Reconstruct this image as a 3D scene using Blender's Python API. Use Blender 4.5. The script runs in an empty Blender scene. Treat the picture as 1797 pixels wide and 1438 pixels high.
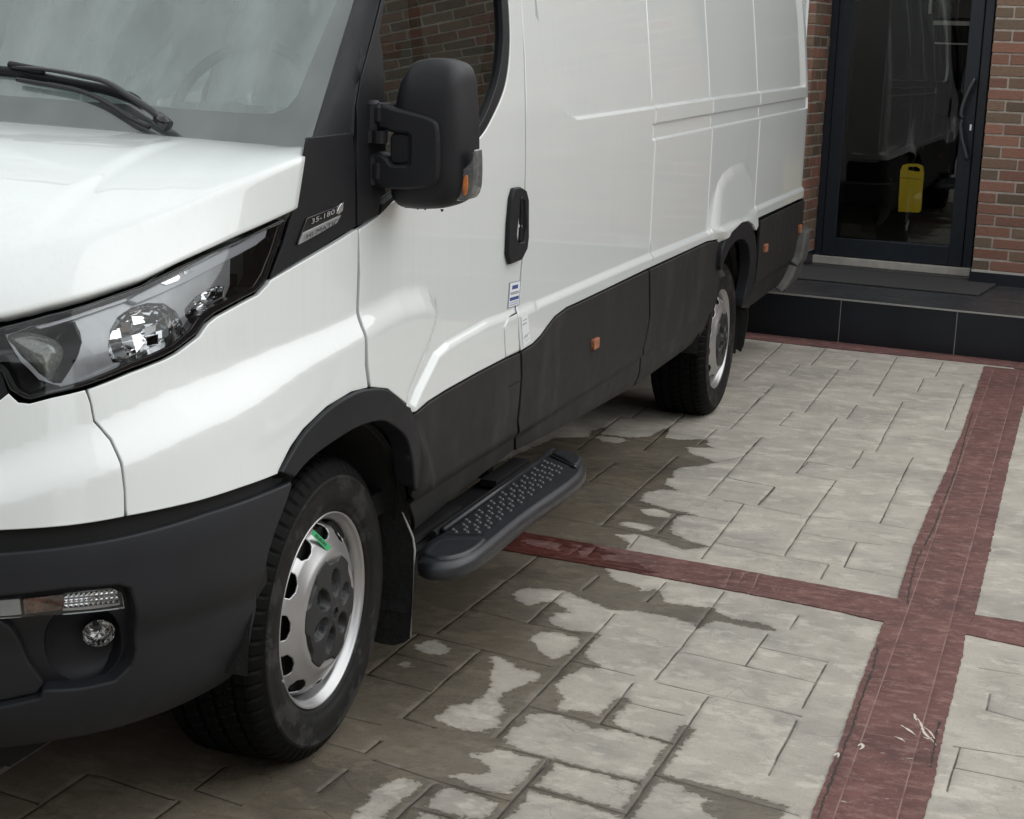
import bpy, math, random
import numpy as np
from mathutils import Vector, Matrix
from mathutils.geometry import delaunay_2d_cdt
random.seed(7); rng = np.random.default_rng(7)
R = math.radians
sc = bpy.context.scene

# ------------------------------------------------------------------ camera
IW, IH, FPX = 1797.0, 1438.0, 2951.95
CAM = np.array([1.54932, -3.322425, 1.62007])
YAW, PITCH, ROLL = 0.3236365, 0.2142467, 0.0359270
def _basis():
    cy, sy = math.cos(YAW), math.sin(YAW)
    f0 = np.array([-sy, cy, 0]); r0 = np.array([cy, sy, 0]); u0 = np.array([0, 0, 1.0])
    f = f0*math.cos(PITCH)-u0*math.sin(PITCH); u = u0*math.cos(PITCH)+f0*math.sin(PITCH)
    return r0*math.cos(ROLL)+u*math.sin(ROLL), -r0*math.sin(ROLL)+u*math.cos(ROLL), f
CR, CU, CF = _basis()
cd = bpy.data.cameras.new('camera'); cam = bpy.data.objects.new('camera', cd)
sc.collection.objects.link(cam)
cam.matrix_world = Matrix(((CR[0], CU[0], -CF[0], CAM[0]), (CR[1], CU[1], -CF[1], CAM[1]), (CR[2], CU[2], -CF[2], CAM[2]), (0, 0, 0, 1)))
cd.sensor_width = 36; cd.lens = FPX/IW*36; cd.clip_start = .05; cd.clip_end = 2000
sc.camera = cam

# ------------------------------------------------------------------ world, sun
EL, AZ = 34.0, 62.0     # soft sun behind cloud
w = bpy.data.worlds.new('World'); sc.world = w; w.use_nodes = True
nt = w.node_tree; nt.nodes.clear()
def wn(t, **k):
    n = nt.nodes.new(t)
    for a, b in k.items(): setattr(n, a, b)
    return n
sky = wn('ShaderNodeTexSky', sky_type='NISHITA', sun_disc=False)
sky.sun_elevation = R(EL); sky.sun_rotation = R(AZ); sky.air_density = 1.5; sky.dust_density = 1
hs = wn('ShaderNodeHueSaturation'); hs.inputs['Saturation'].default_value = .26
tc = wn('ShaderNodeTexCoord'); mp = wn('ShaderNodeMapping'); mp.inputs['Scale'].default_value = (1, 1, 2.2)
nz = wn('ShaderNodeTexNoise'); nz.inputs['Scale'].default_value = 2.2; nz.inputs['Detail'].default_value = 6
rp = wn('ShaderNodeMapRange'); rp.inputs['From Min'].default_value = .35; rp.inputs['From Max'].default_value = .65
rp.inputs['To Min'].default_value = .78; rp.inputs['To Max'].default_value = 1.2
mx = wn('ShaderNodeMix', data_type='RGBA', blend_type='MULTIPLY'); mx.inputs['Factor'].default_value = 1
bg = wn('ShaderNodeBackground'); bg.inputs['Strength'].default_value = .15
wo = wn('ShaderNodeOutputWorld')
L = nt.links.new
cl_ = wn('ShaderNodeMix', data_type='RGBA'); cl_.inputs['Factor'].default_value = .88; cl_.inputs['B'].default_value = (4.9, 5.05, 5.1, 1)   # closed cloud deck evens the sky out
L(sky.outputs[0], hs.inputs['Color']); L(hs.outputs[0], cl_.inputs['A']); L(tc.outputs['Generated'], mp.inputs[0]); L(mp.outputs[0], nz.inputs['Vector'])
L(nz.outputs['Fac'], rp.inputs['Value']); L(cl_.outputs['Result'], mx.inputs['A']); L(rp.outputs[0], mx.inputs['B'])
L(mx.outputs['Result'], bg.inputs['Color']); L(bg.outputs[0], wo.inputs[0])
sl = bpy.data.lights.new('sun', 'SUN'); sl.energy = 1.1; sl.angle = R(80); sl.color = (1, .992, .975)
so = bpy.data.objects.new('sun', sl); sc.collection.objects.link(so)
a = R(AZ); e = R(EL)
sd = Vector((math.sin(a)*math.cos(e), math.cos(a)*math.cos(e), math.sin(e)))
so.rotation_euler = (-sd).to_track_quat('-Z', 'Y').to_euler()
so.location = (0, 0, 12)
vs = sc.view_settings; vs.view_transform = 'Standard'; vs.look = 'None'; vs.exposure = 0.0; vs.gamma = 1
EXPO = 0.54; vs.exposure = EXPO

# ------------------------------------------------------------------ projection tools (photo measurements -> real surfaces)
def ray(px, py): return CF+CR*(px-IW/2)/FPX-CU*(py-IH/2)/FPX
def on(px, py, ax, v):
    d = ray(px, py); return CAM+d*((v-CAM[ax])/d[ax])
def proj(P):
    d = np.atleast_2d(P)-CAM; z = d@CF
    return np.stack([IW/2+FPX*(d@CR)/z, IH/2-FPX*(d@CU)/z], 1)
def ztr(ox, oy, s, pts): return [(ox+a/s, oy+b/s) for a, b in pts]
def sst(x): x = np.clip(x, 0, 1); return x*x*(3-2*x)

def resample(P, step, closed=True):
    P = np.asarray(P, float); out = []
    n = len(P); m = n if closed else n-1
    for i in range(m):
        a, b = P[i], P[(i+1) % n]; k = max(1, int(math.ceil(np.linalg.norm(b-a)/step)))
        for j in range(k): out.append(a+(b-a)*j/k)
    if not closed: out.append(P[-1])
    return np.array(out)
def spline(P, step=.01, closed=False):
    """Catmull-Rom through points"""
    P = np.asarray(P, float); n = len(P); out = []
    rngi = range(n) if closed else range(n-1)
    for i in rngi:
        g = (lambda k: P[k % n]) if closed else (lambda k: P[min(max(k, 0), n-1)])
        p0, p1, p2, p3 = g(i-1), g(i), g(i+1), g(i+2)
        k = max(1, int(np.linalg.norm(p2-p1)/step))
        for j in range(k):
            t = j/k
            out.append(.5*((2*p1)+(-p0+p2)*t+(2*p0-5*p1+4*p2-p3)*t*t+(-p0+3*p1-3*p2+p3)*t**3))
    if not closed: out.append(P[-1])
    return np.array(out)
def pip(X, P):
    P = np.asarray(P); x, y = X[:, 0], X[:, 1]; r = np.zeros(len(X), bool)
    x1, y1 = P[:, 0], P[:, 1]; x2, y2 = np.roll(x1, -1), np.roll(y1, -1)
    for a, b, c, d in zip(x1, y1, x2, y2):
        if b == d: continue
        k = ((b > y) != (d > y)); xi = a+(y-b)/(d-b)*(c-a); r ^= k & (x < xi)
    return r
def edist(X, P, closed=True):
    P = np.asarray(P, float); Q = np.roll(P, -1, 0)
    if not closed: P, Q = P[:-1], Q[:-1]
    best = np.full(len(X), 1e9)
    for a, b in zip(P, Q):
        ab = b-a; l = ab@ab
        if l < 1e-12: continue
        t = np.clip(((X-a)@ab)/l, 0, 1); d = X-a-t[:, None]*ab
        best = np.minimum(best, (d*d).sum(1))
    return np.sqrt(best)
def sdf(X, P):
    """positive inside"""
    d = edist(X, P); return np.where(pip(X, P), d, -d)

# ------------------------------------------------------------------ objects
ROOTS = {}
def link(o): sc.collection.objects.link(o); return o
def tag(o, label=None, cat=None, group=None, kind=None):
    for k, v in (('label', label), ('category', cat), ('group', group), ('kind', kind)):
        if v: o[k] = v
    return o
def empty(name, loc, label=None, cat=None, group=None):
    o = bpy.data.objects.new(name, None); o.location = loc; link(o); o.empty_display_size = .2
    return tag(o, label, cat, group)
def wloc(o):
    v = Vector((0, 0, 0))
    while o is not None: v += o.location; o = o.parent
    return v
def mesh(name, V, F, mat, parent=None, N=None, smooth=True, attrs=None, kind=None, label=None):
    """V in world coordinates"""
    V = np.asarray(V, float)
    c = (V.min(0)+V.max(0))/2 if len(V) else np.zeros(3)
    me = bpy.data.meshes.new(name)
    me.from_pydata((V-c).tolist(), [], [tuple(int(i) for i in f) for f in F])
    if isinstance(mat, (list, tuple)):
        for m in mat: me.materials.append(m)
    else: me.materials.append(mat)
    if smooth: me.polygons.foreach_set('use_smooth', [True]*len(me.polygons))
    if attrs:
        for k, v in attrs.items():
            v = np.asarray(v, float)
            if v.ndim == 1:
                at = me.attributes.new(k, 'FLOAT', 'POINT'); at.data.foreach_set('value', v)
            else:
                at = me.attributes.new(k, 'FLOAT_COLOR', 'POINT'); at.data.foreach_set('color', np.c_[v, np.ones(len(v))].ravel())
    me.update()
    if N is not None: me.normals_split_custom_set_from_vertices(np.asarray(N).tolist())
    o = bpy.data.objects.new(name, me); link(o)
    o.location = Vector(c)
    if parent is not None:
        o.parent = parent; o.location = Vector(c)-wloc(parent)
    if kind: o['kind'] = kind
    if label: o['label'] = label
    return o

class MB:
    def __init__(s): s.V = []; s.F = []; s.n = 0
    def add(s, V, F):
        V = [tuple(v) for v in V]
        s.V += V; s.F += [tuple(i+s.n for i in f) for f in F]; s.n += len(V); return s
    def box(s, c, d, rz=0, M=None, bev=0):
        x, y, z = [k/2 for k in d]
        if bev <= 0:
            P = np.array([(i*x, j*y, k*z) for i in (-1, 1) for j in (-1, 1) for k in (-1, 1)], float)
            F = [(0, 1, 3, 2), (4, 6, 7, 5), (0, 4, 5, 1), (2, 3, 7, 6), (0, 2, 6, 4), (1, 5, 7, 3)]
        else:
            b = min(bev, x*.9, y*.9, z*.9); P = []; F = []
            idx = {}
            for i in (-1, 1):
                for j in (-1, 1):
                    for k in (-1, 1):
                        idx[(i, j, k)] = len(P)
                        P += [(i*x, j*(y-b), k*(z-b)), (i*(x-b), j*y, k*(z-b)), (i*(x-b), j*(y-b), k*z)]
            g = lambda i, j, k, a: idx[(i, j, k)]+a
            for i in (-1, 1): F.append([g(i, -1, -1, 0), g(i, 1, -1, 0), g(i, 1, 1, 0), g(i, -1, 1, 0)][::i])
            for j in (-1, 1): F.append([g(-1, j, -1, 1), g(1, j, -1, 1), g(1, j, 1, 1), g(-1, j, 1, 1)][::-j])
            for k in (-1, 1): F.append([g(-1, -1, k, 2), g(1, -1, k, 2), g(1, 1, k, 2), g(-1, 1, k, 2)][::k])
            for i in (-1, 1):
                for j in (-1, 1): F.append([g(i, j, -1, 0), g(i, j, -1, 1), g(i, j, 1, 1), g(i, j, 1, 0)][::i*j])
                for k in (-1, 1): F.append([g(i, -1, k, 0), g(i, 1, k, 0), g(i, 1, k, 2), g(i, -1, k, 2)][::i*k])
            for j in (-1, 1):
                for k in (-1, 1): F.append([g(-1, j, k, 1), g(-1, j, k, 2), g(1, j, k, 2), g(1, j, k, 1)][::j*k])
            for i in (-1, 1):
                for j in (-1, 1):
                    for k in (-1, 1): F.append([g(i, j, k, 0), g(i, j, k, 1), g(i, j, k, 2)][::i*j*k])
            P = np.array(P, float)
        if rz:
            cc, ss = math.cos(rz), math.sin(rz); P = np.stack([P[:, 0]*cc-P[:, 1]*ss, P[:, 0]*ss+P[:, 1]*cc, P[:, 2]], 1)
        if M is not None: P = P@np.array(M).T
        P = P+np.array(c); return s.add(P, F)
    def tube(s, path, r, n=10, caps=True, flat=1.0, up=(0, 0, 1)):
        path = np.asarray(path, float); m = len(path); rr = np.broadcast_to(np.asarray(r, float), (m,))
        T = np.gradient(path, axis=0); T /= np.linalg.norm(T, axis=1)[:, None]+1e-12
        U = np.array(up, float); V = []; F = []
        for i in range(m):
            a = np.cross(T[i], U); 
            if np.linalg.norm(a) < 1e-4: a = np.cross(T[i], (1, 0, 0))
            a /= np.linalg.norm(a); b = np.cross(a, T[i])
            for k in range(n):
                t = 2*math.pi*k/n; V.append(path[i]+rr[i]*(math.cos(t)*a+flat*math.sin(t)*b))
        for i in range(m-1):
            for k in range(n): F.append((i*n+k, (i+1)*n+k, (i+1)*n+(k+1) % n, i*n+(k+1) % n))
        if caps: F += [tuple(range(n)), tuple(range((m-1)*n, m*n))[::-1]]
        return s.add(V, F)
    def prism(s, P, axis, a, b):
        """polygon P (2D) extruded along axis from a to b"""
        n = len(P); V = []
        for v in (a, b):
            for p in P: q = list(p); q.insert(axis, v); V.append(q)
        F = [tuple(range(n)), tuple(range(n, 2*n))[::-1]]+[(i, n+i, n+(i+1) % n, (i+1) % n) for i in range(n)]
        return s.add(V, F)
    def build(s, name, mat, parent=None, smooth=False, **k): return mesh(name, s.V, s.F, mat, parent, smooth=smooth, **k)

def flatpoly_mesh(pts3):  # fan via CDT not needed
    return [tuple(range(len(pts3)))]

# ------------------------------------------------------------------ materials
MATS = {}
def newmat(name):
    m = bpy.data.materials.new(name); m.use_nodes = True; t = m.node_tree; t.nodes.clear()
    out = t.nodes.new('ShaderNodeOutputMaterial'); return m, t, out
def nd(t, typ, ins=None, **k):
    n = t.nodes.new(typ)
    for a, b in k.items(): setattr(n, a, b)
    for a, b in (ins or {}).items(): n.inputs[a].default_value = b
    return n
def coords(t, scale=(1, 1, 1), src='Object'):
    g = nd(t, 'ShaderNodeNewGeometry') ; m = nd(t, 'ShaderNodeMapping', {'Scale': scale})
    t.links.new(g.outputs['Position'], m.inputs[0]); return m.outputs[0]
def noise(t, vec, scale, detail=4, rough=.55):
    n = nd(t, 'ShaderNodeTexNoise', {'Scale': scale, 'Detail': detail, 'Roughness': rough}); t.links.new(vec, n.inputs['Vector']); return n.outputs['Fac']
def mrange(t, v, a, b, c, d, smooth=False):
    n = nd(t, 'ShaderNodeMapRange', {'From Min': a, 'From Max': b, 'To Min': c, 'To Max': d}); n.clamp = True
    if smooth: n.interpolation_type = 'SMOOTHSTEP'
    t.links.new(v, n.inputs['Value']); return n.outputs[0]
def mixc(t, f, a, b, mode='MIX'):
    n = nd(t, 'ShaderNodeMix', data_type='RGBA', blend_type=mode)
    for s, v in (('Factor', f), ('A', a), ('B', b)):
        if hasattr(v, 'links') or hasattr(v, 'is_linked'): t.links.new(v, n.inputs[s])
        else: n.inputs[s].default_value = v if s == 'Factor' else (*v, 1) if len(v) == 3 else v
    return n.outputs['Result']
def math_(t, op, a, b=0):
    n = nd(t, 'ShaderNodeMath', operation=op)
    for i, v in enumerate((a, b)):
        if hasattr(v, 'is_linked'): t.links.new(v, n.inputs[i])
        else: n.inputs[i].default_value = v
    return n.outputs[0]
def bump(t, h, strength=.3, dist=.002):
    n = nd(t, 'ShaderNodeBump', {'Strength': strength, 'Distance': dist}); t.links.new(h, n.inputs['Height']); return n.outputs[0]
def pbr(name, col, rough=.5, metal=0, coat=0, coat_rough=.03, nscale=0, namp=.1, bmp=None, spec=.5, streak=None, trans=0, ior=1.45, dirt=None, rvar=0):
    m, t, out = newmat(name); p = nd(t, 'ShaderNodeBsdfPrincipled')
    p.inputs['Base Color'].default_value = (*col, 1); p.inputs['Roughness'].default_value = rough
    p.inputs['Metallic'].default_value = metal; p.inputs['Coat Weight'].default_value = coat; p.inputs['Coat Roughness'].default_value = coat_rough
    p.inputs['Specular IOR Level'].default_value = spec; p.inputs['Transmission Weight'].default_value = trans; p.inputs['IOR'].default_value = ior
    c = None
    if nscale:
        f = noise(t, coords(t), nscale); f = mrange(t, f, .3, .7, 0, 1)
        c = mixc(t, f, tuple(k*(1-namp) for k in col), tuple(min(1, k*(1+namp)) for k in col))
    if streak:
        scol, amt, sc3 = streak
        f = noise(t, coords(t, sc3), 1, 3); f2 = noise(t, coords(t), 3, 3)
        f = math_(t, 'MULTIPLY', mrange(t, f, .5, .8, 0, amt), mrange(t, f2, .35, .65, .3, 1))
        c = mixc(t, f, c if c is not None else col, scol)
    if dirt:   # (colour, amount, scale, threshold lo, hi)
        dcol, amt, ds, lo, hi = dirt
        f = noise(t, coords(t), ds, 8, .7); f = mrange(t, f, lo, hi, 0, amt)
        c = mixc(t, f, c if c is not None else col, dcol)
    if c is not None: t.links.new(c, p.inputs['Base Color'])
    if rvar:
        f = noise(t, coords(t), 14, 5); t.links.new(mrange(t, f, .3, .7, max(.02, rough-rvar), rough+rvar), p.inputs['Roughness'])
    if bmp:
        h = noise(t, coords(t), bmp[0], 3); b_ = bump(t, h, bmp[1], bmp[2]); t.links.new(b_, p.inputs['Normal'])
    t.links.new(p.outputs[0], out.inputs[0]); MATS[name] = m; return m

WHITE = pbr('white_paint', (.765, .797, .79), .36, coat=1, coat_rough=.01, nscale=1.5, namp=.012, streak=((.60, .60, .55), .25, (90, 90, 1.2)), dirt=((.55, .53, .47), .3, 90, .68, .8))
BLKP = pbr('black_plastic', (.0125, .013, .0155), .48, spec=.3, bmp=(900, .25, .0006), rvar=.06, dirt=((.06, .058, .05), .35, 60, .62, .75))
BUMP = pbr('bumper_plastic', (.0155, .0165, .0195), .5, spec=.3, bmp=(900, .25, .0006), rvar=.07, dirt=((.012, .012, .012), .6, 45, .66, .72))
CLAD = pbr('cladding_plastic', (.019, .019, .019), .6, spec=.3, bmp=(700, .25, .0006), streak=((.060, .057, .050), .55, (9, 9, 2.6)), dirt=((.012, .012, .011), .7, 70, .63, .7), rvar=.08)
GBLK = pbr('gloss_black', (.008, .0085, .01), .16, coat=.5)
BLACK = pbr('flat_black', (.006, .006, .006), .85)
UNDER = pbr('underbody', (.005, .005, .005), .8, nscale=8, namp=.4)
RUB = pbr('tyre_rubber', (.008, .008, .008), .62, spec=.3, bmp=(400, .3, .0008), dirt=((.028, .028, .028), .9, 9, .54, .57), rvar=.15)
TREAD = pbr('tyre_tread', (.004, .004, .004), .6, spec=.12, bmp=(300, .4, .001), dirt=((.035, .033, .03), .5, 25, .60, .72))
SILV = pbr('wheel_silver', (.46, .46, .465), .33, metal=.8, nscale=20, namp=.04, dirt=((.2, .19, .17), .22, 30, .6, .7))
CAPM = pbr('hub_cap_plastic', (.020, .021, .023), .45, nscale=10, namp=.2, rvar=.08)
CHROME = pbr('chrome', (.86, .87, .88), .06, metal=1)
SATIN = pbr('satin_silver', (.40, .41, .42), .38, metal=.6, nscale=30, namp=.1)
ORANGE = pbr('orange_lens', (.55, .17, .05), .25, coat=.6, nscale=60, namp=.2)
ORANGED = pbr('dusty_orange_lens', (.33, .125, .06), .5, nscale=80, namp=.3)
RIMW = pbr('white_rubber_edge', (.30, .30, .29), .6)
GREEN = pbr('green_label', (.05, .40, .16), .5)
INKK = pbr('dark_ink', (.02, .03, .03), .6)
PAPER = pbr('white_label', (.78, .80, .82), .45)
BLUE = pbr('blue_ink', (.045, .075, .25), .5)
GREYI = pbr('grey_ink', (.22, .24, .30), .5)
FRIT = pbr('glass_frit', (.035, .036, .04), .12, coat=1)
DASH = pbr('dashboard_plastic', (.50, .56, .54), .5, nscale=4, namp=.25)
WHEELM = pbr('steering_wheel_plastic', (.10, .115, .112), .5)
SEAT = pbr('seat_fabric', (.22, .26, .25), .9, nscale=40, namp=.3)
LINER = pbr('wheel_liner', (.010, .010, .010), .75, bmp=(60, .8, .004), dirt=((.03, .028, .025), .5, 30, .55, .7))
def glass(name, tint, refl=1.0, rough=.0, ior=1.5, veil=None):
    m, t, out = newmat(name)
    tr = nd(t, 'ShaderNodeBsdfTransparent', {'Color': (*tint, 1)}); gl = nd(t, 'ShaderNodeBsdfGlossy', {'Roughness': rough, 'Color': (.97, 1, .99, 1)})
    fr = nd(t, 'ShaderNodeFresnel', {'IOR': ior}); f = math_(t, 'MULTIPLY', fr.outputs[0], refl)
    mxs = nd(t, 'ShaderNodeMixShader'); t.links.new(f, mxs.inputs[0]); t.links.new(tr.outputs[0], mxs.inputs[1]); t.links.new(gl.outputs[0], mxs.inputs[2])
    last = mxs.outputs[0]
    if veil:   # pale noise haze: milky plastic, and sky reflection painted onto the windscreen
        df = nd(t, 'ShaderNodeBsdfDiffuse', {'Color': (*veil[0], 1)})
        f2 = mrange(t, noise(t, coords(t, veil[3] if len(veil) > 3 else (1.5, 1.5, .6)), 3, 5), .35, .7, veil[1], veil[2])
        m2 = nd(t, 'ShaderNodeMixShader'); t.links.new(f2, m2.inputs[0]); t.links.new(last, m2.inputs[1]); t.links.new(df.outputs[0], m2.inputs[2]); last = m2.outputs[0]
    t.links.new(last, out.inputs[0]); MATS[name] = m; return m
SKY_HAZE = glass('sky_haze', (.92, .96, .95), 1.3, rough=.10, ior=1.5, veil=((.90, .98, .965), .10, .40, (3.2, .8, .8)))  # pale streaks painted in for reflected sky; the cab has no such film
GLASS = glass('side_glass', (.22, .25, .24), 1.25, ior=1.52)
WSG = glass('windscreen_glass', (.88, .94, .925), 2.5, ior=1.52, veil=((.74, .80, .79), .02, .16))  # veil paints soft cloud reflections into the glass colour
LENS = glass('lamp_lens', (.93, .94, .95), 1.0, ior=1.5)
DGLASS = glass('door_glass', (.80, .82, .84), 1.5, ior=1.52)
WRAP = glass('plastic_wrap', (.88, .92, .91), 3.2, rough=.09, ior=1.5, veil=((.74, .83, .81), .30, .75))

# ================================================================== VAN
XC = -.955      # centre line; front axle at y=0, van points to -y
_B = spline([(XC, -1.03), (-.7, -1.017), (-.5, -.985), (-.33, -.94), (-.22, -.895), (-.12, -.825), (-.05, -.735), (.005, -.6), (.034, -.45), (.047, -.3), (.05, -.12), (.05, .1)]+[(.05, v) for v in np.linspace(.35, 5.9, 19)]+[(.05, 6.0), (.046, 6.08), (.03, 6.125), (0, 6.145), (-.05, 6.155), (XC, 6.17)], .01)
for _ in range(6): _B[1:-1] = (_B[:-2]+2*_B[1:-1]+_B[2:])/4
_U = np.r_[0, np.cumsum(np.linalg.norm(np.diff(_B, axis=0), axis=1))]
_T = np.gradient(_B, axis=0)/np.gradient(_U)[:, None]; _T /= np.linalg.norm(_T, axis=1)[:, None]
_Nn = np.stack([_T[:, 1], -_T[:, 0]], 1)
_iy = np.argmin(np.abs(_B[:, 1]-1.0)+10*(_B[:, 0] < 0)); U0 = _U[_iy]-_B[_iy, 1]      # on the straight side u = U0 + y
UMAX = _U[-1]
def base(u):
    s = np.sign(u); s = np.where(s == 0, 1, s); q = np.abs(u)
    x = np.interp(q, _U, _B[:, 0]); y = np.interp(q, _U, _B[:, 1]); nx = np.interp(q, _U, _Nn[:, 0]); ny = np.interp(q, _U, _Nn[:, 1])
    k = np.hypot(nx, ny); nx, ny = nx/k, ny/k
    return np.where(s > 0, x, 2*XC-x), y, nx*s, ny
def pint(z, P): P = np.array(P); return np.interp(z, P[:, 0], P[:, 1])
def smint(z, P):
    """smoothed profile"""
    return (pint(z-.02, P)+pint(z-.01, P)+pint(z, P)+pint(z+.01, P)+pint(z+.02, P))/5
PS = [(.2, .12), (.38, .05), (.43, .022), (.50, .008), (.62, .0), (.8, 0), (1.3, 0), (1.44, .004), (1.6, .022), (1.83, .05), (2.1, .10), (2.35, .16), (2.5, .24), (2.6, .38), (2.66, .62)]
PF = [(.2, .19), (.26, .135), (.30, .10), (.345, .06), (.40, .03), (.48, .01), (.6, .0), (.70, .005), (.74, .016), (.85, .03), (.95, .05), (1.0, .06), (1.6, .06)]
PH = [(0, 0), (1.0, 0), (1.05, .008), (1.1, .03), (1.15, .065), (1.2, .115), (1.25, .18), (1.3, .26), (1.4, .44), (1.6, .8)]
def d0(u, z):
    x, y, _, _ = base(u)
    ws = sst((y+.38)/.5); w2 = sst((y+.95)/.80)
    return smint(z, PS)*ws+smint(z, PF)*(1-ws)+smint(z, PH)*(1-w2)
FEAT = []   # list of callables (u,z)->extra inward offset
def dfull(u, z):
    d = d0(u, z)
    for f in FEAT: d = d+f(u, z)
    return d
class Surf:
    def __init__(s, fn, ar, br, eps=.0008, flip=1):
        s.fn = fn; s.ar = ar; s.br = br; s.eps = eps; s.flip = flip; s.g = None
    def pt(s, a, b, off=0):
        P = s.fn(a, b)
        if np.any(off): P = P+s.nrm(a, b)*np.asarray(off)[..., None] if np.ndim(off) else P+s.nrm(a, b)*off
        return P
    def nrm(s, a, b, eps=None):
        e = eps or s.eps
        A = s.fn(a+e, b)-s.fn(a-e, b); B = s.fn(a, b+e)-s.fn(a, b-e)
        N = np.cross(A, B)*s.flip; return N/(np.linalg.norm(N, axis=1)[:, None]+1e-12)
    def grid(s):
        na = 420; nb = 130
        A, B = np.meshgrid(np.linspace(*s.ar, na), np.linspace(*s.br, nb), indexing='ij'); A = A.ravel(); B = B.ravel()
        P = s.fn(A, B); N = s.nrm(A, B, .004); front = ((CAM-P)*N).sum(1) > 0
        s.g = (A, B, proj(P), front, ((P-CAM)@CF > .3))
    def un(s, pts):
        """photo pixels -> surface parameters"""
        if s.g is None: s.grid()
        A, B, Q, fr, ok = s.g; out = []
        for p in pts:
            d = ((Q-np.array(p))**2).sum(1)+np.where(fr & ok, 0, 1e7); i = np.argmin(d); a, b = A[i], B[i]
            best = (1e9, a, b)
            for it in range(14):
                h = .002
                q = proj(s.fn(np.array([a, a+h, a]), np.array([b, b, b+h]))); r = np.array(p)-q[0]
                e = np.hypot(*r)
                if e < best[0]: best = (e, a, b)
                if e < .05: break
                J = np.stack([(q[1]-q[0])/h, (q[2]-q[0])/h], 1)
                try: dl = np.linalg.solve(J, r)
                except Exception: break
                k = min(1, .08/(np.linalg.norm(dl)+1e-9)); a += dl[0]*k; b += dl[1]*k
            out.append((best[1], best[2]))
        return np.array(out)
def Mfn0(u, z):
    u = np.asarray(u, float); z = np.asarray(z, float)
    x, y, nx, ny = base(u); d = d0(u, z); return np.stack([x-nx*d, y-ny*d, z+0*u], 1)
def Mfn(u, z):
    u = np.asarray(u, float); z = np.asarray(z, float)
    x, y, nx, ny = base(u); d = dfull(u, z); return np.stack([x-nx*d, y-ny*d, z+0*u], 1)
M0 = Surf(Mfn0, (.0, UMAX-.9), (.2, 2.3)); M1 = Surf(Mfn, (.0, UMAX-.9), (.2, 2.3))

def cdt(poly, inner, holes=()):
    pts = [Vector(p) for p in poly]; n = len(pts); ed = [(i, (i+1) % n) for i in range(n)]
    k = n
    for h in holes:
        m = len(h); pts += [Vector(p) for p in h]; ed += [(k+i, k+(i+1) % m) for i in range(m)]; k += m
    pts += [Vector(p) for p in inner]
    v, e, f, ov, oe, of = delaunay_2d_cdt(pts, ed, [], 0, 1e-6)
    V = np.array([(q.x, q.y) for q in v]); F = np.array([t for t in f if len(t) == 3])
    c = V[F].mean(1); k = pip(c, poly)
    for h in holes: k &= ~pip(c, h)
    return V, F[k], None
def inset(P, d):
    P = np.asarray(P); A = np.roll(P, 1, 0); B = np.roll(P, -1, 0)
    area = .5*np.sum(P[:, 0]*np.roll(P[:, 1], -1)-np.roll(P[:, 0], -1)*P[:, 1]); sg = 1 if area > 0 else -1
    e1 = P-A; e2 = B-P; e1 /= np.linalg.norm(e1, axis=1)[:, None]+1e-12; e2 /= np.linalg.norm(e2, axis=1)[:, None]+1e-12
    n1 = np.stack([-e1[:, 1], e1[:, 0]], 1)*sg; n2 = np.stack([-e2[:, 1], e2[:, 0]], 1)*sg
    n = n1+n2; n /= np.maximum(np.linalg.norm(n, axis=1)[:, None], 1e-6); k = np.clip(1/np.maximum((n*n1).sum(1), .5), 1, 2)
    return P+n*d*k[:, None]
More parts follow.
